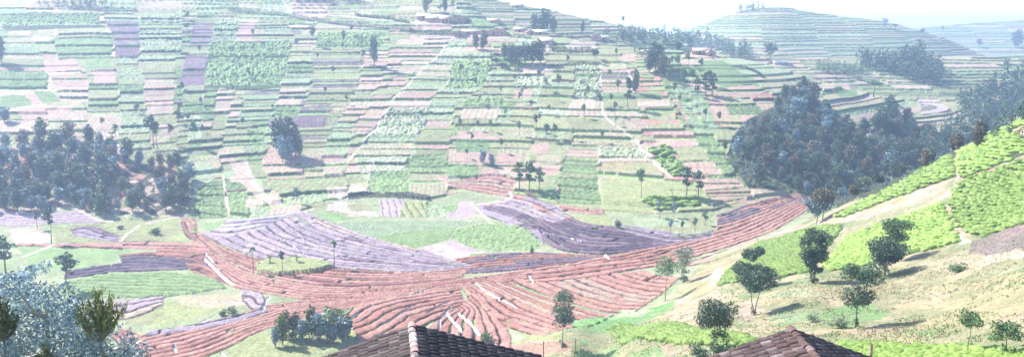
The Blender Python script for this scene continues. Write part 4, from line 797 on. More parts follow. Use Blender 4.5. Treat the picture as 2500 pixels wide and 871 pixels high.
# ------------------------------------------------------------------ single trees
ST_ = [
 ('euc',1328,84,58,1.35,None,'biggest dark round tree on the crest beside the village houses'),
 ('euc',1306,80,44,1.2,None,'dark tree touching the left side of the biggest crest tree'),
 ('euc',1350,84,40,1.3,None,'low dark tree touching the right side of the biggest crest tree'),
 ('euc',1040,38,44,1.0,None,'tall dark tree behind the first village house'),
 ('thin',1050,30,34,1,'dark','thin tree just behind the tall dark tree above the village'),
 ('round',1075,34,22,1.2,'pale','pale bushy tree between the dark trees behind the village'),
 ('euc',1087,36,34,1.0,None,'dark tree right of the pale bushy tree behind the village'),
 ('thin',1106,30,26,1,'dark','small dark tree alone above the gabled mud house'),
 ('bush',1143,58,14,1,'dark','dark bush at the right wall of the gabled mud house'),
 ('euc',1162,122,40,1.1,None,'dark leaning tree below the village, left one of a pair over the path'),
 ('euc',1181,124,46,1.0,None,'taller tree of the pair over the path below the village'),
 ('round',1150,158,26,1.5,'pale','pale yellow-green tree below the path bend under the village'),
 ('euc',1440,46,36,1.1,None,'tallest tree on the skyline right of the village hill'),
 ('thin',1455,46,18,1.1,'dark','small tree touching the tallest skyline tree'),
 ('euc',1472,50,24,1,None,'middle tree of the skyline row right of the village'),
 ('round',1490,52,12,1.5,'dark','low round tree ending the skyline row'),
 ('thin',1521,64,24,1,'dark','lone tree on the skyline slope above the tree belt'),
 ('euc',1422,84,32,.8,None,'narrow dark tree in front of the bluish terraces right of the village'),
 ('round',1617,66,24,1.2,'dark','round tree on the saddle of the skyline'),
 ('round',1645,74,28,1.3,'dark','wider tree right of the round tree on the saddle'),
 ('round',1880,156,54,1.25,'dark','large round tree on the crest below the terraced far hill'),
 ('euc',1600,172,66,1.4,None,'tallest bushy tree of the cluster on the middle hill crest'),
 ('brown',1620,190,56,1.4,None,'brownish tree in front of the tallest bushy crest tree'),
 ('euc',1584,178,46,1.2,None,'left tree of the cluster on the middle hill crest'),
 ('euc',1655,128,22,1.4,None,'small dark round tree just above the crest cluster'),
 ('tiers',1634,205,48,1.1,'mid','leafy tree at the lower right of the crest cluster'),
 ('flat',2133,238,40,1.5,None,'flat-topped spreading tree on the crest above the side valley wood'),
 ('round',2215,172,20,1.3,'pale','pale round tree at the edge of the far slope wood'),
 ('round',2390,118,22,1.4,'dark','small dark tree on the pale far hillside'),
 ('euc',2480,118,44,1.5,None,'dark tree mass at the right end of the pale far hill'),
 ('round',2252,88,20,1.4,'blue','largest hazy tree on the far right skyline'),
 ('round',2160,66,22,1.4,'blue','hazy tree on the far skyline where the terraced hill starts to dip'),
 ('thin',2300,84,20,1.3,'blue','slim hazy tree on the far right ridge'),
 ('round',2185,72,12,1.8,'dark','low hazy bush-like tree on the dipping far skyline'),
 ('round',1830,28,16,1.3,'blue','hazy round tree on top of the terraced far hill'),
 ('thin',765,112,44,1.0,'dark','thin two-tiered tree beside the leafy plot high on the hillside'),
 ('thin',840,122,46,.8,'dark','tall thin tree at the lower edge of the upper leafy plot'),
 ('tiers',883,118,30,1.0,'pale','pale tree in the upper leafy plot'),
 ('euc',914,166,74,.7,None,'tallest slender tree on the upper hillside'),
 ('thin',888,158,34,1.0,'dark','small slender tree left of the tallest slender hillside tree'),
 ('round',608,192,26,1.0,'dark','small round tree standing alone in the big leafy green plot'),
 ('round',335,276,24,1.2,'dark','small round dark tree above the left wood'),
 ('thin',375,362,80,1.0,'dark','tall bare-stemmed tree with round top right of the left wood'),
 ('thin',385,364,66,1.0,'dark','second bare-stemmed tree beside the tall one near the left wood'),
 ('thin',417,350,48,1.0,'dark','slender tree between the bare-stemmed pair and the hillside row'),
 ('round',436,300,36,1.1,'dark','dark tree in the row that runs up the hillside, widest one'),
 ('round',440,278,28,1.1,'dark','dark tree just above the widest tree of the hillside row'),
 ('round',445,222,24,1.0,'dark','dark tree in the hillside row beside the violet plot'),
 ('round',460,300,26,1.0,'dark','small tree touching the right side of the widest row tree'),
 ('round',458,50,22,1.1,'dark','dark tree at the top end of the hillside row'),
 ('round',456,76,20,1.4,'dark','wide dark tree second from the top of the hillside row'),
 ('thin',475,352,54,.8,'mid','thin pale-stemmed tree right of the hillside row'),
 ('tiers',282,340,36,1.2,'dark','dark tree at the upper right corner of the left wood'),
 ('thin',250,318,30,1.1,'dark','small tree just above the left wood'),
 ('blue',12,300,40,1.6,None,'pale blue tree at the left picture edge above the wood'),
 ('euc',4,158,70,.9,None,'tall dark tree at the left picture edge high on the hillside'),
 ('euc',683,380,92,1.0,None,'tall dark tree at the left of the isolated hillside clump'),
 ('brown',705,378,96,1.0,None,'tallest tree in the isolated hillside clump'),
 ('brown',722,384,72,1.1,None,'right-hand tree in the isolated hillside clump'),
 ('blue',690,398,66,1.0,None,'blue-grey tree in front of the isolated hillside clump'),
 ('blue',708,394,60,1.0,None,'second blue-grey tree in front of the isolated hillside clump'),
 ('blue',733,382,44,1.1,None,'small blue-grey tree at the right foot of the isolated clump'),
 ('thin',846,256,22,1.2,'mid','small tree in the middle plots left of the long footpath'),
 ('thin',1450,158,38,1.0,'dark','dark slim tree beside the upper footpath on the middle hill'),
 ('round',1456,150,26,1.2,'dark','rounder tree just right of the dark slim tree on the middle hill'),
 ('tiers',1533,268,74,.75,'dark','tall tiered tree on the plots right of the upper footpath'),
 ('euc',1551,232,58,.8,None,'tall dark tree behind the tiered tree on the middle hill'),
 ('round',1464,266,40,.9,'dark','dark bushy tree beside the straight footpath on the middle hill'),
 ('thin',1122,320,32,1.0,'mid','small tree among plots below the pale tall crops'),
 ('thin',1308,324,44,.8,'dark','thin dark tree above a green plot in the middle of the hill'),
 ('thin',1334,346,44,.9,'dark','left of two small trees standing on the green plot'),
 ('thin',1353,346,42,.9,'dark','right of two small trees standing on the green plot'),
 ('thin',1268,258,30,1.0,'mid','pale thin tree below the whitish crop in the hill centre'),
 ('thin',1198,322,30,1.0,'mid','small tree left of centre among the lower plots'),
 ('thin',1362,236,50,.8,'mid','slim pale tree on the flat green plot in the hill centre'),
 ('thin',1385,172,34,.8,'mid','slim tree on the light plot below the banana hedge'),
 ('thin',1505,152,30,.8,'mid','slim tree at the top of the curved footpath'),
 ('blue',1180,400,36,1.3,None,'blue-grey tree in the row above the pink fan plot'),
 ('blue',1200,408,34,1.2,None,'right-hand blue-grey tree above the pink fan plot'),
 ('tiers',1268,468,70,1.1,'mid','left tree of the leafy group at the foot of the middle hill'),
 ('tiers',1292,476,74,1.1,'mid','tallest tree of the leafy group at the foot of the middle hill'),
 ('tiers',1316,470,56,1.1,'pale','pale right-hand tree of the leafy group at the foot of the middle hill'),
 ('thin',1565,490,74,.8,'mid','tall slim tree at the top of the small tea patch'),
 ('tiers',1676,484,72,1.0,'dark','dark tree at the left of the pair above the small tea patch'),
 ('tiers',1705,486,66,1.0,'dark','dark tree at the right of the pair above the small tea patch'),
 ('thin',1828,482,40,.9,'dark','lone small tree near the right end of the red terraces'),
 ('thin',1795,440,36,1.0,'dark','small tree standing before the left edge of the side valley wood'),
 ('tiers',1610,532,44,1.0,'blue','left blue-grey tree in the row below the small tea patch'),
 ('tiers',1645,530,38,1.0,'blue','second blue-grey tree in the row below the small tea patch'),
 ('thin',1637,576,38,1.0,'blue','pale tree nearest the dark violet beds'),
 ('thin',1665,572,34,.9,'mid','slim pale tree among the green plots by the violet beds'),
 ('round',1721,550,38,.9,'mid','bushy green tree at the end of the row below the small tea patch'),
 ('thin',1696,570,40,.9,'mid','slim tree in front of the bushy green tree by the violet beds'),
 ('thin',1742,520,28,1.1,'blue','small blue tree just right of the row below the tea patch'),
 ('bush',1508,558,24,.55,'dark','small dark bush among the dark violet beds'),
 ('round',725,498,42,.7,'blue','small blue-grey tree left of the sandy bank'),
 ('bush',718,478,14,1.2,'mid','low green bushes beside the blue-grey tree left of the sandy bank'),
 ('thin',1300,642,40,.8,'mid','small thin tree where the red and dark beds meet'),
 ('palm',817,656,76,.9,None,'tallest palm with bare stem at the edge of the grassy island'),
 ('palm',619,668,72,.9,None,'palm with bare stem left of the grassy island'),
 ('thin',690,672,50,.8,'dark','thin dark-topped tree on the grassy island'),
 ('banana',660,652,24,1.0,None,'left banana plant on the grassy island'),
 ('banana',726,650,26,1.0,None,'right banana plant on the grassy island'),
 ('thin',126,596,94,.85,'dark','tall bare-stemmed tree with round crown on the left valley floor'),
 ('thin',92,560,46,1.0,'dark','small tree behind the bare-stemmed tree on the left valley floor'),
 ('tiers',14,668,96,1.1,'dark','hazy dark tree at the left edge above the big eucalyptus'),
 ('thin',168,712,92,1.6,'dark','wide-crowned dark tree behind the foreground eucalyptus'),
 ('bush',380,572,18,1.3,'mid','cluster of dark shrubs on the grass of the left valley floor'),
 ('bush',295,558,10,1.2,'dark','tiny dark bush above the violet strips on the left'),
 ('bush',545,770,18,.9,'dark','left dark shrub on the bank above the violet bed'),
 ('bush',568,768,24,.9,'mid','right taller shrub on the bank above the violet bed'),
 ('bush',2338,664,26,1.3,'mid','small green bush on the bare slope below the violet tea plot'),
 ('bush',1190,836,32,.9,'mid','dark green shrub just right of the left tiled roof'),
 ('bush',2048,800,34,1.2,'pale','thin pale shrub behind the right tiled roof'),
 ('bush',1985,785,24,1.2,'pale','low pale shrub behind the ridge of the right tiled roof'),
 ('bush',1704,878,44,1.0,'dark','dark shrub at the lower left of the right tiled roof'),
 ('bush',1760,872,52,.8,'dark','tall leafy shrub under the tree beside the right tiled roof'),
 ('bush',1670,686,18,.9,'dark','dark bush at the foot of the pale slim tree on the bank'),
]
for k, px, py, hp, w, cr, lab in ST_: plant(k, px, py, hp, lab, wide=w, crown=cr)
# small trees of the wooded hillside gully, each with a place of its own
for px, py, hp, a in [(1668,222,52,'tallest of the thin trees at the top of the gully'),(1690,214,44,'thin tree right behind the tallest gully tree'),(1702,240,50,'thin tree left of the pink plot at the gully edge'),
   (1722,236,56,'dense tree touching the pink plot at the gully edge'),(1740,238,58,'rightmost tree before the pink plot at the gully edge'),(1730,214,40,'tree behind the dense tree at the gully edge'),
   (1655,180,44,'small tree at the head of the gully'),(1680,168,36,'upper tree at the head of the gully'),(1712,178,34,'tree on the green plot above the gully'),(1646,242,40,'tree in the shaded upper gully'),
   (1722,302,34,'pale tree halfway down the gully'),(1756,312,36,'pale tree in the gully above the wood'),(1768,390,46,'tall tree where the gully meets the wood'),(1640,170,30,'little tree beside the crest cluster'),(1660,262,30,'lowest small tree in the shaded gully')]:
    plant('thin' if hp < 50 else 'tiers', px, py, hp, a, 'trees of the hillside gully', crown='dark' if px > 1690 and py < 260 else 'mid')
for i, p in enumerate(scatter([(1120,190),(1500,170),(1560,330),(1500,350),(1120,400)], 30, 9, rng)): plant('thin', 0, 0, 24 + 14 * rng.random(), 'small pale thin-stemmed tree scattered among the plots of the middle hill', 'small trees among the plots of the middle hill', pos=p, crown='mid' if i % 3 else 'pale')
for i, p in enumerate(scatter([(480,60),(1000,90),(940,230),(600,330),(480,330)], 14, 14, rng)): plant('thin', 0, 0, 18 + 12 * rng.random(), 'small thin tree standing alone among the upper left plots', 'small trees among the upper left plots', pos=p, crown='dark')
# row trees near the crest beside the village (dark thicket)
for px, py, hp, a in [(1232,150,40,'leftmost dark tree of the thicket below the village'),(1248,158,48,'second dark tree from the left in the thicket below the village'),(1262,160,44,'middle dark tree of the thicket below the village'),
   (1282,160,50,'dark tree right of the middle of the thicket below the village'),(1300,160,52,'second dark tree from the right in the thicket below the village'),(1318,160,56,'tallest dark tree at the right end of the thicket below the village')]:
    plant('euc', px, py, hp, a, 'dark thicket below the village', wide=1.35)
for px, py, hp in [(1200,150,24),(1214,160,24),(1226,166,26),(1240,172,22),(1258,172,22),(1206,138,22),(1192,166,20),(1350,128,18),(1364,126,20),(1378,130,20),(1392,128,18),(1406,130,20),(1420,128,18),(1434,130,18),(1345,118,16),
   (1550,128,22),(1562,124,24),(1576,126,22),(1590,128,24),(1690,134,14),(1704,136,14),(1718,138,14),(1732,142,14),(1385,92,16),(1396,96,18),(1410,98,14),(2040,196,14),(2070,198,14),(2095,196,16)]:
    where = 'beside the dark thicket below the village' if px < 1300 else 'in the hedge along the village path' if px < 1450 else 'left of the crest tree cluster' if px < 1600 else 'on the narrow ridge right of the mud compound' if px < 1800 else 'on the crest above the side valley wood'
    plant('banana', px, py, hp, 'banana plant with pale arching leaves ' + where, 'banana plants ' + where, wide=1.2)
# clump of trees before the left roof
GV = [('brown',690,842,80,1.0,'olive','leftmost olive tree of the clump before the left tiled roof'),('euc',700,826,72,1.1,'olive','tall olive tree at the left of the clump before the left roof'),
 ('euc',722,824,64,1.1,'olive','olive tree beside the tallest left tree of the clump'),('blue',672,846,52,1.2,None,'low blue-grey tree at the lower left of the clump'),
 ('blue',738,834,60,1.0,None,'blue-grey tree in the gap of the clump'),('round',718,842,40,1.2,'mid','low green tree at the front of the clump'),
 ('euc',762,824,80,1.0,'olive','tallest olive tree in the middle of the clump'),('blue',778,832,76,1.2,None,'large pale blue tree in the middle of the clump'),
 ('blue',800,834,78,1.2,None,'large dark-stemmed blue tree right of the middle of the clump'),('blue',836,832,66,1.3,None,'broad blue-grey tree at the right end of the clump'),
 ('euc',826,820,72,1.2,'olive','olive tree behind the broad blue-grey tree of the clump'),('euc',850,824,60,1.0,'olive','small olive tree at the right edge of the clump'),
 ('thin',808,838,94,1.1,'pale','grey thin-leaved tree rising over the clump'),('round',756,836,52,1.2,'dark','dark low tree in the shade of the clump'),('blue',815,838,50,1.3,None,'low blue-green tree at the front of the clump')]
for k, px, py, hp, w, cr, lab in GV: plant(k, px, py, hp, lab, 'clump before the left roof', wide=w, crown=cr)
# ------------------------------------------------------------------ the trees on the near slope, each grown by itself
def near_tree(px, py, hpx, blobs, label, nl=1500, size=.26, mat='dark', trunks=1, seed=1, r=.09, name='leafy_tree', bark='bark'):
    """blobs: (dx, height, half-width, half-height) as fractions of the tree's height"""
    rg = np.random.default_rng(seed); p = at(px, py); h = hpx * vdepth(p) / F; z = ground_z(p[0], p[1])
    bl = []
    for dx, hz, w, hh in blobs:
        w *= 1.2; k = max(5, int(w * 44))
        for i in range(k):
            a = i * 2.4 + rg.random(); off = w * .80 * math.sqrt((i + .4) / k); s = w * (.26 + .34 * rg.random())
            bl.append(((dx + off * math.cos(a)) * h, off * math.sin(a) * h, (hz + hh * .62 * rg.uniform(-1, 1)) * h, s * h, s * h, min(s, hh * .8) * h * .9))
    o = empty(name, (p[0], p[1], z), 0, 1, label, 'tree', 'young trees on the near slope')
    top = max(b_[2] for b_ in bl) * .97
    if trunks == 1: trunk_obj(top, r, bl[::2], M[bark], o, rg)
    else:
        for k in range(trunks): trunk_obj(top, r * .8, bl[k::3], M[bark], o, rg, lean=((k - .5) * h * .25, .2))
    crown_obj(rg, bl, int(nl * 1.9), size * 1.1, M[mat], o, up=.35, aspect=.5, shell=.4)
    return o
near_tree(1987,690,134,[(-.02,.80,.22,.17),(.03,.52,.20,.14),(0,.30,.15,.10),(0,.08,.07,.06)],'tall dark column-shaped tree between the two tea plots',2600,.30,seed=21,r=.10)
near_tree(2160,672,98,[(0,.70,.36,.22),(-.05,.42,.30,.16),(.02,.18,.10,.08)],'dense dark tree at the lower edge of the large tea plot',2200,.30,seed=22,r=.10)
near_tree(2184,640,112,[(0,.82,.25,.14),(.02,.60,.2,.14),(0,.35,.15,.1)],'lighter green tree standing behind the dense tree by the tea plot',1500,.28,'mid',seed=23)
near_tree(2089,797,158,[(.04,.83,.24,.15),(.0,.47,.20,.14),(0,.10,.06,.08)],'slender tree with two separate round tiers on the bare slope',2300,.22,seed=24,r=.07)
near_tree(1842,768,128,[(.06,.74,.30,.19),(-.02,.10,.06,.10)],'twin-stemmed tree with a round dark crown at the tea plot corner',2500,.24,trunks=2,seed=25)
near_tree(1828,712,122,[(.05,.80,.17,.15),(-.17,.48,.17,.12),(.06,.45,.15,.12),(0,.2,.12,.1)],'dark irregular tree behind the twin-stemmed one',2300,.28,seed=26,r=.1)
near_tree(1742,880,158,[(.02,.82,.26,.16),(.02,.62,.20,.10),(.08,.42,.12,.10)],'tree with dark loose crown left of the right tiled roof',2300,.19,seed=27,r=.06)
near_tree(1374,846,148,[(0,.84,.17,.14),(0,.60,.16,.12),(0,.42,.15,.1),(0,.05,.06,.05)],'tall narrow two-tiered tree at the edge of the red beds',1900,.26,'dark',seed=28,r=.08)
near_tree(1624,734,108,[(0,.80,.25,.16)],'pale round-topped tree with long bare stem by the pink beds',900,.30,'mid',seed=29,r=.08)
near_tree(1668,690,92,[(0,.82,.22,.14),(0,.55,.18,.12),(0,.30,.12,.1)],'pale slim tree beside the round-topped one on the bank',900,.34,'pale',seed=30,r=.08)
near_tree(2362,866,112,[(.03,.80,.2,.14)],'thin young tree with sparse crown near the lower right corner',420,.17,'mid',seed=31,r=.04,name='slender_tree')
near_tree(2452,874,98,[(0,.75,.3,.18),(-.25,.55,.16,.08),(.05,.25,.15,.15)],'bushy young tree in the lower right corner',700,.17,'mid',seed=32,r=.04)
near_tree(1992,548,84,[(0,.62,.34,.16),(0,.42,.2,.12)],'bluish tree in front at the tip of the tea slope',1100,.42,'blue',seed=33,r=.12,bark='palebark')
near_tree(2008,540,84,[(0,.80,.3,.2)],'brownish tree behind the bluish one at the tip of the tea slope',1000,.42,'brown',seed=34,r=.12,bark='palebark')
for i, (px, py, hp) in enumerate([(2055,500,46),(2082,492,42),(2110,474,46),(2140,462,40)]):
    near_tree(px, py, hp, [(0,.7,.28,.22)], ['first','second','third','fourth'][i] + ' slim tree from the left in the row along the tea slope skyline', 420, .55, ['blue','brown','olive','dark'][i], seed=40 + i, r=.09)
# ------------------------------------------------------------------ foreground eucalyptus, lower left
def fg_tree():
    rg = np.random.default_rng(77); c = np.array(P(120, 800, 27.0)); gz = ground_z(c[0], c[1])
    o = empty('eucalyptus_tree', (c[0], c[1], gz), 0, 1, 'large blue-leaved eucalyptus filling the lower left corner', 'tree')
    def loc(px, py, Y): q = np.array(P(px, py, Y)); return q - np.array([c[0], c[1], gz])
    bl = []
    out = [(0,690,85),(60,700,75),(120,720,80),(30,780,110),(120,800,110),(200,790,95),(240,830,85),(290,850,65),(330,890,50),(0,880,120),(100,880,120),(200,890,110),(180,735,55),(80,660,35),(110,640,25),(260,790,40),(-60,720,100),(-60,820,120),(300,930,90)]
    for px, py, r in out:
        for k in range(4):
            q = loc(px + rg.normal() * r * .4, py + abs(rg.normal()) * r * .35, 27 + rg.uniform(-1.2, 1.6)); s = r * 27 / F * rg.uniform(.45, .7); bl.append((*q, s, s, s * .85))
    bl = np.array(bl)
    trunk_obj(float(bl[:, 2].max()) * .8, .16, [tuple(b_) for b_ in bl[::6]], M['palebark'], o, rg)
    crown_obj(rg, [tuple(b_) for b_ in bl], 17000, .19, M['blue'], o, aspect=.30, up=.15, shell=.45, droop=.3)
    def shoots(name, px, py, w, hgt, n, mat, label):
        c2 = np.array(P(px, py, 25.6)); g2 = ground_z(c2[0], c2[1]); e = empty(name, (c2[0], c2[1], g2), 0, 1, label, 'tree'); b0 = c2[2] - g2
        rg2 = np.random.default_rng(px + 5); pr = [tube([(0, 0, -.4), (0, 0, b0 - .4)], [.05, .025])]; Cn = []; Ax = []
        for i in range(n):
            dx = rg2.uniform(-1, 1) * w; hh = hgt * (1 - .55 * abs(dx) / w) * rg2.uniform(.6, 1); b1 = np.array([dx * .4, rg2.normal() * .15, b0 - .35 * rg2.random()]); t1 = b1 + np.array([dx * .6, rg2.normal() * .1, hh])
            pr.append(tube([(0, 0, b0 - .5), b1, (b1 + t1) / 2, t1], [.02, .014, .009, .004], 4))
            for t in np.linspace(.08, 1, 20):
                for s in range(2): Cn.append(b1 + (t1 - b1) * t + rg2.normal(size=3) * .05); Ax.append(np.array([rg2.normal() * .35, rg2.normal() * .35, -.3 - .9 * rg2.random()]))
        V, Fq = join(pr); mesh_np('trunk', V, Fq, M['bark'], None, e)
        Cn = np.array(Cn); n_ = len(Cn); ln = .20 * (.6 + .7 * rg2.random(n_)); V, Fq = leaf_mesh(Cn, np.array(Ax), rg2.normal(size=(n_, 3)), ln, ln * .24)
        mesh_np('crown', V, Fq, M[mat], np.repeat(rg2.random(n_), 4)[:, None] * np.ones(3), e)
    shoots('eucalyptus_tree', 244, 800, .8, 1.75, 34, 'olive', 'upright olive shoots of a young eucalyptus in front of the red beds')
    shoots('eucalyptus_tree', 5, 800, .45, 1.6, 26, 'olive', 'olive-green young eucalyptus at the lower left picture edge')
    shoots('eucalyptus_tree', 110, 880, .5, .6, 14, 'olive', 'olive shoots low in the blue eucalyptus')
fg_tree()
# ------------------------------------------------------------------ tea
def tea(name, pts, label, sp=1.15, hb=.42, rows=True, seed=0, mat='tea', ang=.12, lim=4200):
    rg = np.random.default_rng(500 + seed); w = ats(pts)
    m0, m1 = w.min(0), w.max(0); X_, Y_ = np.meshgrid(np.arange(m0[0] - 3, m1[0] + 3, sp * .8), np.arange(m0[1] - 3, m1[1] + 3, sp)); x = X_.ravel(); y = Y_.ravel()
    y = y + np.sin(x / 5.5 + seed) * .5 + (fbm(x / 7, y / 7, seed) - .5) * 3.0 + (x - x.mean()) * ang; x = x + rg.normal(size=len(x)) * .12; y = y + rg.normal(size=len(x)) * .07
    k = inpoly(w, x, y) & (rg.random(len(x)) > .03); x = x[k]; y = y[k]; k = (np.abs(x / y) < .79) & (y > 10); x = x[k]; y = y[k]
    if len(x) == 0: return
    z = np.array([ground_z(a, b_) for a, b_ in zip(x, y)]); n_ = len(x); sg = 9; rings = [(1.0, -.15), (1.06, .35), (.86, .74), (.45, .98)]
    s = sp * (.50 + .12 * rg.random(n_)); hh = hb * (.8 + .4 * rg.random(n_)); V = np.zeros((n_, len(rings) * sg + 1, 3))
    for r_, (rr, zz) in enumerate(rings):
        for j in range(sg):
            a = 2 * PI * j / sg; q = rr * s * (.75 + .5 * rg.random(n_)); V[:, r_ * sg + j] = np.stack([x + q * 1.3 * math.cos(a), y + q * math.sin(a) * .92, z + zz * hh + rg.normal(size=n_) * .07], -1)
    V[:, -1] = np.stack([x, y, z + hh * 1.03], -1); fq = []
    for r_ in range(len(rings) - 1):
        for j in range(sg): a, b_ = r_ * sg + j, r_ * sg + (j + 1) % sg; fq += [(a, b_, b_ + sg), (a, b_ + sg, a + sg)]
    for j in range(sg): fq.append(((len(rings) - 1) * sg + j, (len(rings) - 1) * sg + (j + 1) % sg, len(rings) * sg))
    fq = np.array(fq); nv = len(rings) * sg + 1; Fq = (fq[None] + (np.arange(n_) * nv)[:, None, None]).reshape(-1, 3)
    T = np.clip(np.repeat((.5 * rg.random(n_) + .5 * fbm(x / 5, y / 5, seed + 4)), nv) + rg.normal(size=n_ * nv) * .2, 0, 1)
    o = mesh_np(name, V.reshape(-1, 3), Fq, M[mat], T[:, None] * np.ones(3)); o['kind'] = 'stuff'; o['label'] = label; o['category'] = 'tea'
    # dark earth between the bushes
    s_ = window(w, 2); mm = inpoly(w, X2[s_], Y2[s_])
    return s_, mm
for i, (pts, lab, sp) in enumerate(TEA): tea('tea_bushes', pts, lab, sp * .86, seed=i)
tea('tea_bushes', TEA_STRIP, 'bright yellow-green tea strip left of the right tiled roof', .95, .5, seed=11)
tea('tea_bushes', TEA_HEDGE, 'yellow-green tea hedge along the bottom right edge', .8, .4, seed=12, ang=0)
tea('tea_bushes', [(1582,363),(1632,361),(1664,410),(1662,430),(1642,430)], 'bright tea patch below the straight footpath on the middle hill', 1.7, .7, seed=13)
tea('tea_bushes', [(1560,494),(1620,487),(1705,488),(1710,510),(1600,512)], 'round tea bushes under the slim trees at the hill foot', 1.9, .8, seed=14)
def tufts():
    rg = np.random.default_rng(31); n_ = 26000; u = rg.uniform(.0, .78, n_); y = 50 + 85 * rg.random(n_) ** 1.3; x = u * y
    fi = np.clip(np.interp(y, ys_, np.arange(NY)).astype(int), 0, NY - 2); fj = np.clip(np.interp(u, us_, np.arange(NU)).astype(int), 0, NU - 2)
    k = SPUR[fi, fj] & (fbm(x / 4, y / 4, 71) > .46); x, y, fi, fj = x[k], y[k], fi[k], fj[k]; z = Z[fi, fj]; c = Colr[fi, fj]; n_ = len(x); ln = .10 + .14 * rg.random(n_)
    Vs = []; Cs = []
    for q in range(3):
        ax = rg.normal(size=(n_, 3)) * .5; ax[:, 2] = 1; V, Fq = leaf_mesh(np.stack([x + rg.normal(size=n_) * .12, y + rg.normal(size=n_) * .12, z + ln * .35], -1), ax, rg.normal(size=(n_, 3)), ln, ln * .5); Vs.append(V); Cs.append(np.repeat(c * .5 + np.array([.14, .19, .07]) * rg.uniform(.6, 1.6, (n_, 1)), 4, axis=0))
    V = np.concatenate(Vs); o = mesh_np('grass', V, np.arange(len(V)).reshape(-1, 4), M['near'], np.concatenate(Cs)); o['kind'] = 'stuff'; o['label'] = 'short dry grass and weeds on the near slope'; o['category'] = 'grass'
tufts()
# ------------------------------------------------------------------ houses of the village
def box(x0, x1, y0, y1, z0, z1):
    V = np.array([(x0,y0,z0),(x1,y0,z0),(x1,y1,z0),(x0,y1,z0),(x0,y0,z1),(x1,y0,z1),(x1,y1,z1),(x0,y1,z1)], float); return V, np.array([(0,3,2,1),(4,5,6,7),(0,1,5,4),(1,2,6,5),(2,3,7,6),(3,0,4,7)])
def house(px, py, wpx, hpx, label, gable=False, roof='rooft', rz=0, doors=1, wins=1, deep=4.6):
    p = at(px, py); k = vdepth(p) / F; w = wpx * k; hw = hpx * k * .62; rise = hpx * k * .42; w *= 1.25; hw *= 1.3; rise *= 1.2; z = ground_z(p[0], p[1])
    o = empty('mud_house', (p[0], p[1] + deep / 2, z), rz, 1, label, 'house', 'mud houses of the hillside village'); d = deep
    if gable:   # ridge runs away from the camera
        v = [(-w/2,-d/2,-1.5),(w/2,-d/2,-1.5),(w/2,-d/2,hw),(0,-d/2,hw+rise),(-w/2,-d/2,hw),(-w/2,d/2,-1.5),(w/2,d/2,-1.5),(w/2,d/2,hw),(0,d/2,hw+rise),(-w/2,d/2,hw)]
        f = [(0,1,2,3,4),(9,8,7,6,5),(0,4,9,5),(1,6,7,2)]
    else:
        v = [(-w/2,-d/2,-1.5),(w/2,-d/2,-1.5),(w/2,-d/2,hw),(-w/2,-d/2,hw),(-w/2,d/2,-1.5),(w/2,d/2,-1.5),(w/2,d/2,hw),(-w/2,d/2,hw),(-w/2,0,hw+rise),(w/2,0,hw+rise)]
        f = [(0,1,2,3),(5,4,7,6),(4,0,3,8,7),(1,5,6,9,2)]
    me = bpy.data.meshes.new('wall'); me.from_pydata(v, [], f); me.materials.append(M['mudwall']); wo = bpy.data.objects.new('wall', me); COL.objects.link(wo); wo.parent = o
    t = .12; ov = .45; pr = []
    for s in (-1, 1):
        if gable: a = (0, -d/2-ov, hw+rise+.02); b_ = (s*(w/2+ov), -d/2-ov, hw+.02-ov*rise/(w/2)); e = (0, d+2*ov, 0)
        else: a = (-w/2-ov, 0, hw+rise+.02); b_ = (-w/2-ov, s*(d/2+ov), hw+.02-ov*rise/(d/2)); e = (w+2*ov, 0, 0)
        a, b_, e = map(np.array, (a, b_, e)); up = np.array([0, 0, t]); V = np.array([a, b_, b_+e, a+e, a+up, b_+up, b_+e+up, a+e+up]); pr.append((V, np.array([(0,3,2,1),(4,5,6,7),(0,1,5,4),(1,2,6,5),(2,3,7,6),(3,0,4,7)])))
    V, Fq = join(pr); mesh_np('roof', V, Fq, M[roof], None, o)
    xs_ = np.linspace(-w/2, w/2, doors + wins + 2)[1:-1]
    for i, xx in enumerate(xs_):
        if i < doors: V, Fq = box(xx-.45, xx+.45, -d/2-.06, -d/2+.05, -.2, min(1.8, hw*.9)); mesh_np('door', V, Fq, M['dooring'], None, o)
        else: V, Fq = box(xx-.35, xx+.35, -d/2-.06, -d/2+.05, hw*.4, hw*.75); mesh_np('window', V, Fq, M['dooring'], None, o)
HS = [(1034,50,26,11,'pinkish mud house at the left end of the village',0,'tin',1,0),(1060,57,29,14,'long mud house with white tin roof, second in the village row',0,'tin',0,1),(1087,60,20,14,'dark-doored mud house right of the white-roofed one',0,'rooft',2,0),
 (1122,56,28,14,'gabled pink mud house behind a hedge',1,'rooft',0,1),(1204,60,24,10,'small dark mud house above the gabled pair',0,'rooft',0,1),(1123,88,26,10,'low gabled house behind the round bushes',1,'rooft',1,0),
 (1150,84,36,7,'long low roofed shed between the gabled houses',0,'rooft',1,1),(1184,87,20,10,'small gabled house left of the widest gabled house',1,'rooft',0,1),(1216,87,32,14,'widest gabled mud house in the village',1,'rooft',1,2),
 (1270,80,22,9,'house with tiled roof half hidden below the crest trees',0,'rooft',1,0),(1296,86,18,8,'small gabled house left of the sheltered white-walled one',1,'rooft',1,0),(1318,86,26,9,'house with pale wall between bushes under the biggest crest tree',0,'tin',1,0),
 (1334,112,22,12,'white-roofed mud house above the dark thicket',0,'tin',0,1),(1456,100,20,14,'taller pink mud house on the bare shoulder',1,'tin',0,1),(1476,100,20,10,'lower mud house touching the taller pink one',0,'tin',1,0),
 (1714,136,34,12,'large mud house of the compound on the right shoulder',0,'rooft',1,1),(1734,140,18,10,'side house of the compound on the right shoulder',1,'rooft',1,0),(1862,150,22,6,'low tiled house under the large round crest tree',0,'rooft',0,1),
 (1905,158,26,6,'pale low roof at the end of the crest',0,'tin',0,1),(1262,20,24,8,'small house high on the terraces left of the skyline',0,'tin',1,0)]
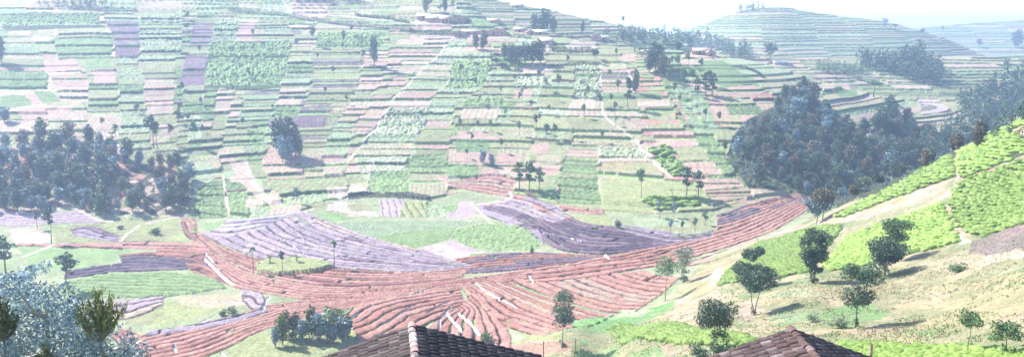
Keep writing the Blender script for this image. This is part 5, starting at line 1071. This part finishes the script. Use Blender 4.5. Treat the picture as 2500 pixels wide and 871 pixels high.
for px, py, w, h, lab, g, rf, dn_, wn in HS: house(px, py, w, h, lab, bool(g), rf, random.uniform(-.15, .15), dn_, wn)
# clipped hedges and bush rows of the village
def hedge(pts, hpx, label, mat='dark', seed=0, wid=1.6):
    rg = np.random.default_rng(seed + 900); l = [at(*p) for p in pts]; bl = []; b0 = l[0]; z0 = ground_z(b0[0], b0[1])
    for a, b_ in zip(l[:-1], l[1:]):
        L_ = math.hypot(b_[0] - a[0], b_[1] - a[1]); n_ = max(2, int(L_ / 1.2))
        for i in range(n_):
            t = i / n_; x = a[0] + (b_[0] - a[0]) * t; y = a[1] + (b_[1] - a[1]) * t; h = hpx * vdepth((x, y, l[0][2])) / F * rg.uniform(.7, 1.15)
            bl.append((x - b0[0], y - b0[1], ground_z(x, y) - z0 + h * .45, wid * .6, wid * .6, h * .6))
    o = empty('hedge', (b0[0], b0[1], z0), 0, 1, label, 'hedge'); crown_obj(rg, bl, len(bl) * 60, .5, M[mat], o, 'foliage', up=.2)
hedge([(1003,80),(1035,80)], 12, 'square dark hedge below the left end of the village', seed=1)
hedge([(1040,82),(1070,84),(1108,86)], 9, 'ragged dark hedge running from the square hedge to the path', seed=2)
hedge([(1100,62),(1125,62),(1145,60)], 6, 'low hedge in front of the gabled pink house', seed=3)
hedge([(1345,128),(1400,132),(1450,126)], 12, 'dark hedge along the path right of the thicket', seed=4)
hedge([(1340,168),(1360,164),(1400,160),(1470,158)], 7, 'dark bank hedge below the light green plots', seed=5)
hedge([(1240,90),(1265,92),(1300,96)], 9, 'bushes in front of the houses under the crest trees', 'mid', seed=6)
hedge([(1115,94),(1140,94)], 10, 'round dark bushes in front of the low gabled house', seed=7)
hedge([(1790,165),(1830,170),(1870,196)], 5, 'dark hedge between the green plots on the right shoulder', seed=8)
hedge([(1560,136),(1600,138)], 10, 'dark hedge left of the crest cluster', seed=9)
hedge([(170,24),(260,30),(340,28)], 10, 'dark hedge along the top road on the left', seed=10)
hedge([(560,28),(700,40),(820,60),(940,72),(1010,80)], 9, 'long blue-green hedge slanting down to the village', 'mid', seed=11)
hedge([(870,40),(940,48),(1000,60)], 7, 'second hedge above the slanting one', seed=12)
# ------------------------------------------------------------------ the two tiled roofs in front
def tmat(name, light):
    m, nt, b = nodes(name); L = nt.links.new; a = N(nt, 'ShaderNodeAttribute'); a.attribute_name = 'tint'; tc = N(nt, 'ShaderNodeTexCoord')
    n1 = N(nt, 'ShaderNodeTexNoise'); n1.inputs['Scale'].default_value = 9; n1.inputs['Detail'].default_value = 8; n1.inputs['Roughness'].default_value = .75; L(tc.outputs['Object'], n1.inputs['Vector'])
    mr = N(nt, 'ShaderNodeMapRange'); mr.inputs['From Min'].default_value = .3; mr.inputs['From Max'].default_value = .7; mr.inputs['To Min'].default_value = .55; mr.inputs['To Max'].default_value = 1.5; L(n1.outputs['Fac'], mr.inputs['Value'])
    v = N(nt, 'ShaderNodeVectorMath', operation='SCALE'); L(a.outputs['Color'], v.inputs[0]); L(mr.outputs['Result'], v.inputs['Scale'])
    n2 = N(nt, 'ShaderNodeTexNoise'); n2.inputs['Scale'].default_value = 4; n2.inputs['Detail'].default_value = 9; n2.inputs['Roughness'].default_value = .8; L(tc.outputs['Object'], n2.inputs['Vector'])
    r = N(nt, 'ShaderNodeMapRange'); r.inputs['From Min'].default_value = .56 - light; r.inputs['From Max'].default_value = .64 - light * .5; L(n2.outputs['Fac'], r.inputs['Value'])
    mx = N(nt, 'ShaderNodeMix', data_type='RGBA'); L(r.outputs['Result'], mx.inputs[0]); L(v.outputs[0], mx.inputs[6]); mx.inputs[7].default_value = (.17, .15, .15, 1); L(mx.outputs[2], b.inputs['Base Color'])
    bp = N(nt, 'ShaderNodeBump'); bp.inputs['Strength'].default_value = .7; bp.inputs['Distance'].default_value = .015; L(n1.outputs['Fac'], bp.inputs['Height']); L(bp.outputs['Normal'], b.inputs['Normal']); b.inputs['Roughness'].default_value = .85; b.inputs['Specular IOR Level'].default_value = .25
    return m
M['tile'] = tmat('fired_clay_tile', 0.0); M['mortar'] = mat_plain('lime_mortar', (.42,.34,.31), (.62,.52,.48), 5, bump=.8)
def tile(o0, down, side, nrm, ln, w0, w1, hgt, lift, th=.016, seg=6):
    """a half-round tile: starts at o0, runs 'down', narrower at the top; with a real edge"""
    V = []; Fq = []
    for e, (t, w, l) in enumerate(((0, w0, 0), (ln, w1, lift))):
        for inner in (0, 1):
            for k in range(seg + 1):
                a = PI * k / seg; V.append(o0 + down * t + side * (math.cos(a) * (w / 2 - th * inner)) + nrm * (math.sin(a) * (hgt - th * inner) + l))
    n_ = seg + 1
    for k in range(seg):
        Fq.append((k, k + 1, 2 * n_ + k + 1, 2 * n_ + k)); Fq.append((3 * n_ + k, 3 * n_ + k + 1, 2 * n_ + k + 1, 2 * n_ + k)[::-1]); Fq.append((n_ + k, 3 * n_ + k, 3 * n_ + k + 1, n_ + k + 1))
    return V, Fq
def tiled_house(apex, far_px, length, half, pitch, label, seed, pal, cap='mortar', pitch_col=.245, expo=.30, broken=False):
    rg = np.random.default_rng(seed); a = np.array(P(*apex)); b_ = np.array(Q(far_px[0], far_px[1], a[2])); r = b_ - a; r[2] = 0; r /= np.linalg.norm(r)
    o = empty('tiled_house', (0, 0, 0), 0, 1, label, 'house'); g = ground_z(a[0], a[1]); o.location = (a[0], a[1], min(g, a[2] - 4)); O = np.array(o.location)
    A0 = a - O; perp = np.array([r[1], -r[0], 0]); L_ = length; zr = A0[2]; eave = zr - half * math.tan(pitch)
    # walls with both gables, set in from the verge
    i0, i1, hs = .35, L_ - .35, half - .35; ez = zr - .12 - hs * math.tan(pitch); pts = []
    for t in (i0, i1):
        for s, z_ in ((-hs, -1.5), (hs, -1.5), (hs, ez), (0, zr - .12), (-hs, ez)): pts.append(tuple(np.array([A0[0], A0[1], 0]) + r * t + perp * s + np.array([0, 0, z_])))
    me = bpy.data.meshes.new('wall'); me.from_pydata(pts, [], [(0,1,2,3,4),(9,8,7,6,5),(0,4,9,5),(1,6,7,2)]); me.materials.append(M['mudwall']); wo = bpy.data.objects.new('wall', me); COL.objects.link(wo); wo.parent = o
    for nm, s0, s1, z0, z1 in (('door', -.5, .5, .1, 2.0), ('window', 1.4, 2.2, 1.0, 1.8)):
        V = []
        for t in (-.03, .05):
            for s, z_ in ((s0, z0), (s1, z0), (s1, z1), (s0, z1)): V.append(np.array([A0[0], A0[1], 0]) + r * (i0 + t) + perp * s + np.array([0, 0, z_]))
        mesh_np(nm, np.array(V), np.array([(0,1,2,3),(7,6,5,4),(0,4,5,1),(1,5,6,2),(2,6,7,3),(3,7,4,0)]), M['dooring'], None, o)
    Vs = []; Fs = []; Ts = []; off = 0
    def add(V, Fq, c):
        nonlocal off
        V = np.array(V); Vs.append(V); Fs.append(np.array(Fq) + off); Ts.append(np.tile(c, (len(V), 1))); off += len(V)
    for s in (-1, 1):
        down = perp * s * math.cos(pitch) + np.array([0, 0, -math.sin(pitch)]); nrm = perp * s * math.sin(pitch) + np.array([0, 0, math.cos(pitch)])
        # dark battens and under-tiles beneath the covering tiles
        th = .05; c0 = A0 - nrm * .06; V = [c0, c0 + down * half / math.cos(pitch), c0 + down * half / math.cos(pitch) + r * L_, c0 + r * L_]; V = V + [v - nrm * th for v in V]
        add(V, [(0,1,2,3),(7,6,5,4),(0,4,5,1),(1,5,6,2),(2,6,7,3),(3,7,4,0)], np.array([.035, .025, .025]))
        nc = int(L_ / pitch_col); nr = int(half / math.cos(pitch) / expo)
        for i in range(nc):
            wob = rg.normal() * .012
            for j in range(nr):
                st = A0 + r * ((i + .5) * pitch_col + wob + rg.normal() * .009) + down * (j * expo + .04 + rg.normal() * .012) + nrm * (-.035 + rg.normal() * .004 - .035 * math.sin(j / nr * PI) * .8)
                yaw = rg.normal() * .025; dd = down * math.cos(yaw) + r * math.sin(yaw); ss = r * math.cos(yaw) - down * math.sin(yaw)
                V, Fq = tile(st, dd, ss, nrm, expo * 1.22, pitch_col * .80, pitch_col * .97, .058, .03 + rg.random() * .006)
                c = np.array(pal[int(rg.random() ** 1.3 * len(pal))]) * rg.uniform(.75, 1.25); add(V, Fq, c)
    V = np.concatenate(Vs); T = np.concatenate(Ts); ro = mesh_np('roof', V, np.concatenate(Fs), M['tile'], T, o)
    Vs, Fs, Ts, off = [], [], [], 0; nrm = np.array([0, 0, 1.0])
    for i in range(int(L_ / .36)):
        st = A0 + r * (i * .36 - .03) + nrm * (-.02 + rg.normal() * .006) + perp * rg.normal() * .012
        V, Fq = tile(st + r * .42, -r, perp, nrm, .42, .25, .22, .10 + rg.random() * .01, -.018); c = np.array([(.36,.29,.28),(.26,.21,.21),(.42,.35,.33),(.36,.22,.19),(.15,.12,.12)][rg.integers(5)] if cap == 'mortar' else [(.085,.05,.046),(.10,.06,.055),(.14,.105,.10)][rg.integers(3)])
        add(V, Fq, c * rg.uniform(.85, 1.15))
    mesh_np('ridge_cap', np.concatenate(Vs), np.concatenate(Fs), M['tile'], np.concatenate(Ts), ro)
    return o
tiled_house((1006, 790, 22.0), (1014, 871), 7.5, 3.8, math.radians(17.5), 'house with dark brown half-round tiles and a pale mortared ridge below the red beds', 5,
            [(.046,.035,.035),(.056,.041,.040),(.066,.048,.045),(.042,.033,.035),(.08,.058,.053),(.10,.08,.075)])
tiled_house((1929, 799, 22.0), (1996, 871), 7.5, 3.6, math.radians(20), 'house with weathered reddish and grey half-round tiles below the near slope', 6,
            [(.06,.036,.034),(.05,.033,.032),(.085,.055,.054),(.19,.165,.17),(.075,.046,.043),(.15,.06,.045),(.065,.045,.045),(.13,.105,.105)], cap='tile')
# ------------------------------------------------------------------ posts and sticks
def stick(px, top, base, Y, r, name, label, mat, lean=0):
    a = np.array(P(px, top, Y)); z0 = ground_z(a[0], a[1]); h = a[2] - z0; o = mesh_np(name, *tube([(0, 0, -.5), (lean * .5, 0, h * .5), (lean, 0, h)], [r * 1.1, r, r * .8], 7), M[mat]); o.location = (a[0] - lean, a[1], z0); o['label'] = label; o['category'] = name.replace('_', ' ')
stick(2128, 838, 871, 26, .07, 'wooden_post', 'weathered wooden post standing right of the right tiled roof', 'wood')
stick(1327, 832, 871, 40, .035, 'dead_branch', 'thin grey dead branch upright on the red soil', 'bark')
stick(1406, 826, 871, 38, .03, 'dead_branch', 'leaning thin dead branch beside the narrow two-tiered tree', 'bark', lean=.35)
# ------------------------------------------------------------------ haze
def haze(dens):
    x0, x1, y0, y1, z0, z1 = -1960, 1960, -25, 2420, -78.0, 38.0
    me = bpy.data.meshes.new('haze')
    v = [(x0,y0,z0),(x1,y0,z0),(x1,y1,z0),(x0,y1,z0),(x0,y0,z1),(x1,y0,z1),(x1,y1,z1),(x0,y1,z1)]
    me.from_pydata(v, [], [(0,3,2,1),(4,5,6,7),(0,1,5,4),(1,2,6,5),(2,3,7,6),(3,0,4,7)]); me.update()
    o = bpy.data.objects.new('haze', me); COL.objects.link(o)
    m = bpy.data.materials.new('haze_air'); m.use_nodes = True; nt = m.node_tree; nt.nodes.clear()
    out = nt.nodes.new('ShaderNodeOutputMaterial'); pv = nt.nodes.new('ShaderNodeVolumePrincipled')
    pv.inputs['Color'].default_value = (.53, .70, 1.0, 1); pv.inputs['Density'].default_value = dens; pv.inputs['Anisotropy'].default_value = .35
    nt.links.new(pv.outputs[0], out.inputs['Volume']); me.materials.append(m); o['kind'] = 'stuff'; o['label'] = 'pale blue haze filling the valley air'; o['category'] = 'haze'
haze(HAZE)
# ------------------------------------------------------------------ sun, sky, camera
wd = bpy.data.worlds.new('World'); sc.world = wd; wd.use_nodes = True; nt = wd.node_tree
bg = nt.nodes['Background']; sky = nt.nodes.new('ShaderNodeTexSky'); sky.sky_type = 'NISHITA'; sky.sun_disc = False
EL, AZ = math.radians(46), math.radians(-62)          # azimuth from +Y, negative is to the left
sky.sun_elevation = EL; sky.sun_rotation = AZ; sky.air_density = 1.0; sky.dust_density = 3.0; sky.altitude = 1800
nt.links.new(sky.outputs[0], bg.inputs[0]); bg.inputs[1].default_value = SKY
sd = bpy.data.lights.new('sun', 'SUN'); sd.energy = SUN; sd.angle = math.radians(.53); sd.color = (1, .955, .9)
so = bpy.data.objects.new('sun', sd); COL.objects.link(so)
from mathutils import Vector
dvec = Vector((math.sin(AZ) * math.cos(EL), math.cos(AZ) * math.cos(EL), math.sin(EL)))
so.rotation_euler = dvec.to_track_quat('Z', 'Y').to_euler()
cd = bpy.data.cameras.new('camera'); cam = bpy.data.objects.new('camera', cd); COL.objects.link(cam)
cd.sensor_width = 36; cd.lens = 36 * F / 2500; cam.rotation_euler = (PI / 2 - TH, 0, 0); cd.clip_end = 20000; cd.clip_start = .1
sc.camera = cam
sc.view_settings.view_transform = 'Standard'; sc.view_settings.look = 'None'; sc.view_settings.exposure = EXPO; sc.view_settings.gamma = 1
sc.cycles.use_denoising = True; sc.cycles.max_bounces = 6; sc.cycles.volume_bounces = 1; sc.cycles.diffuse_bounces = 3; sc.cycles.transparent_max_bounces = 8
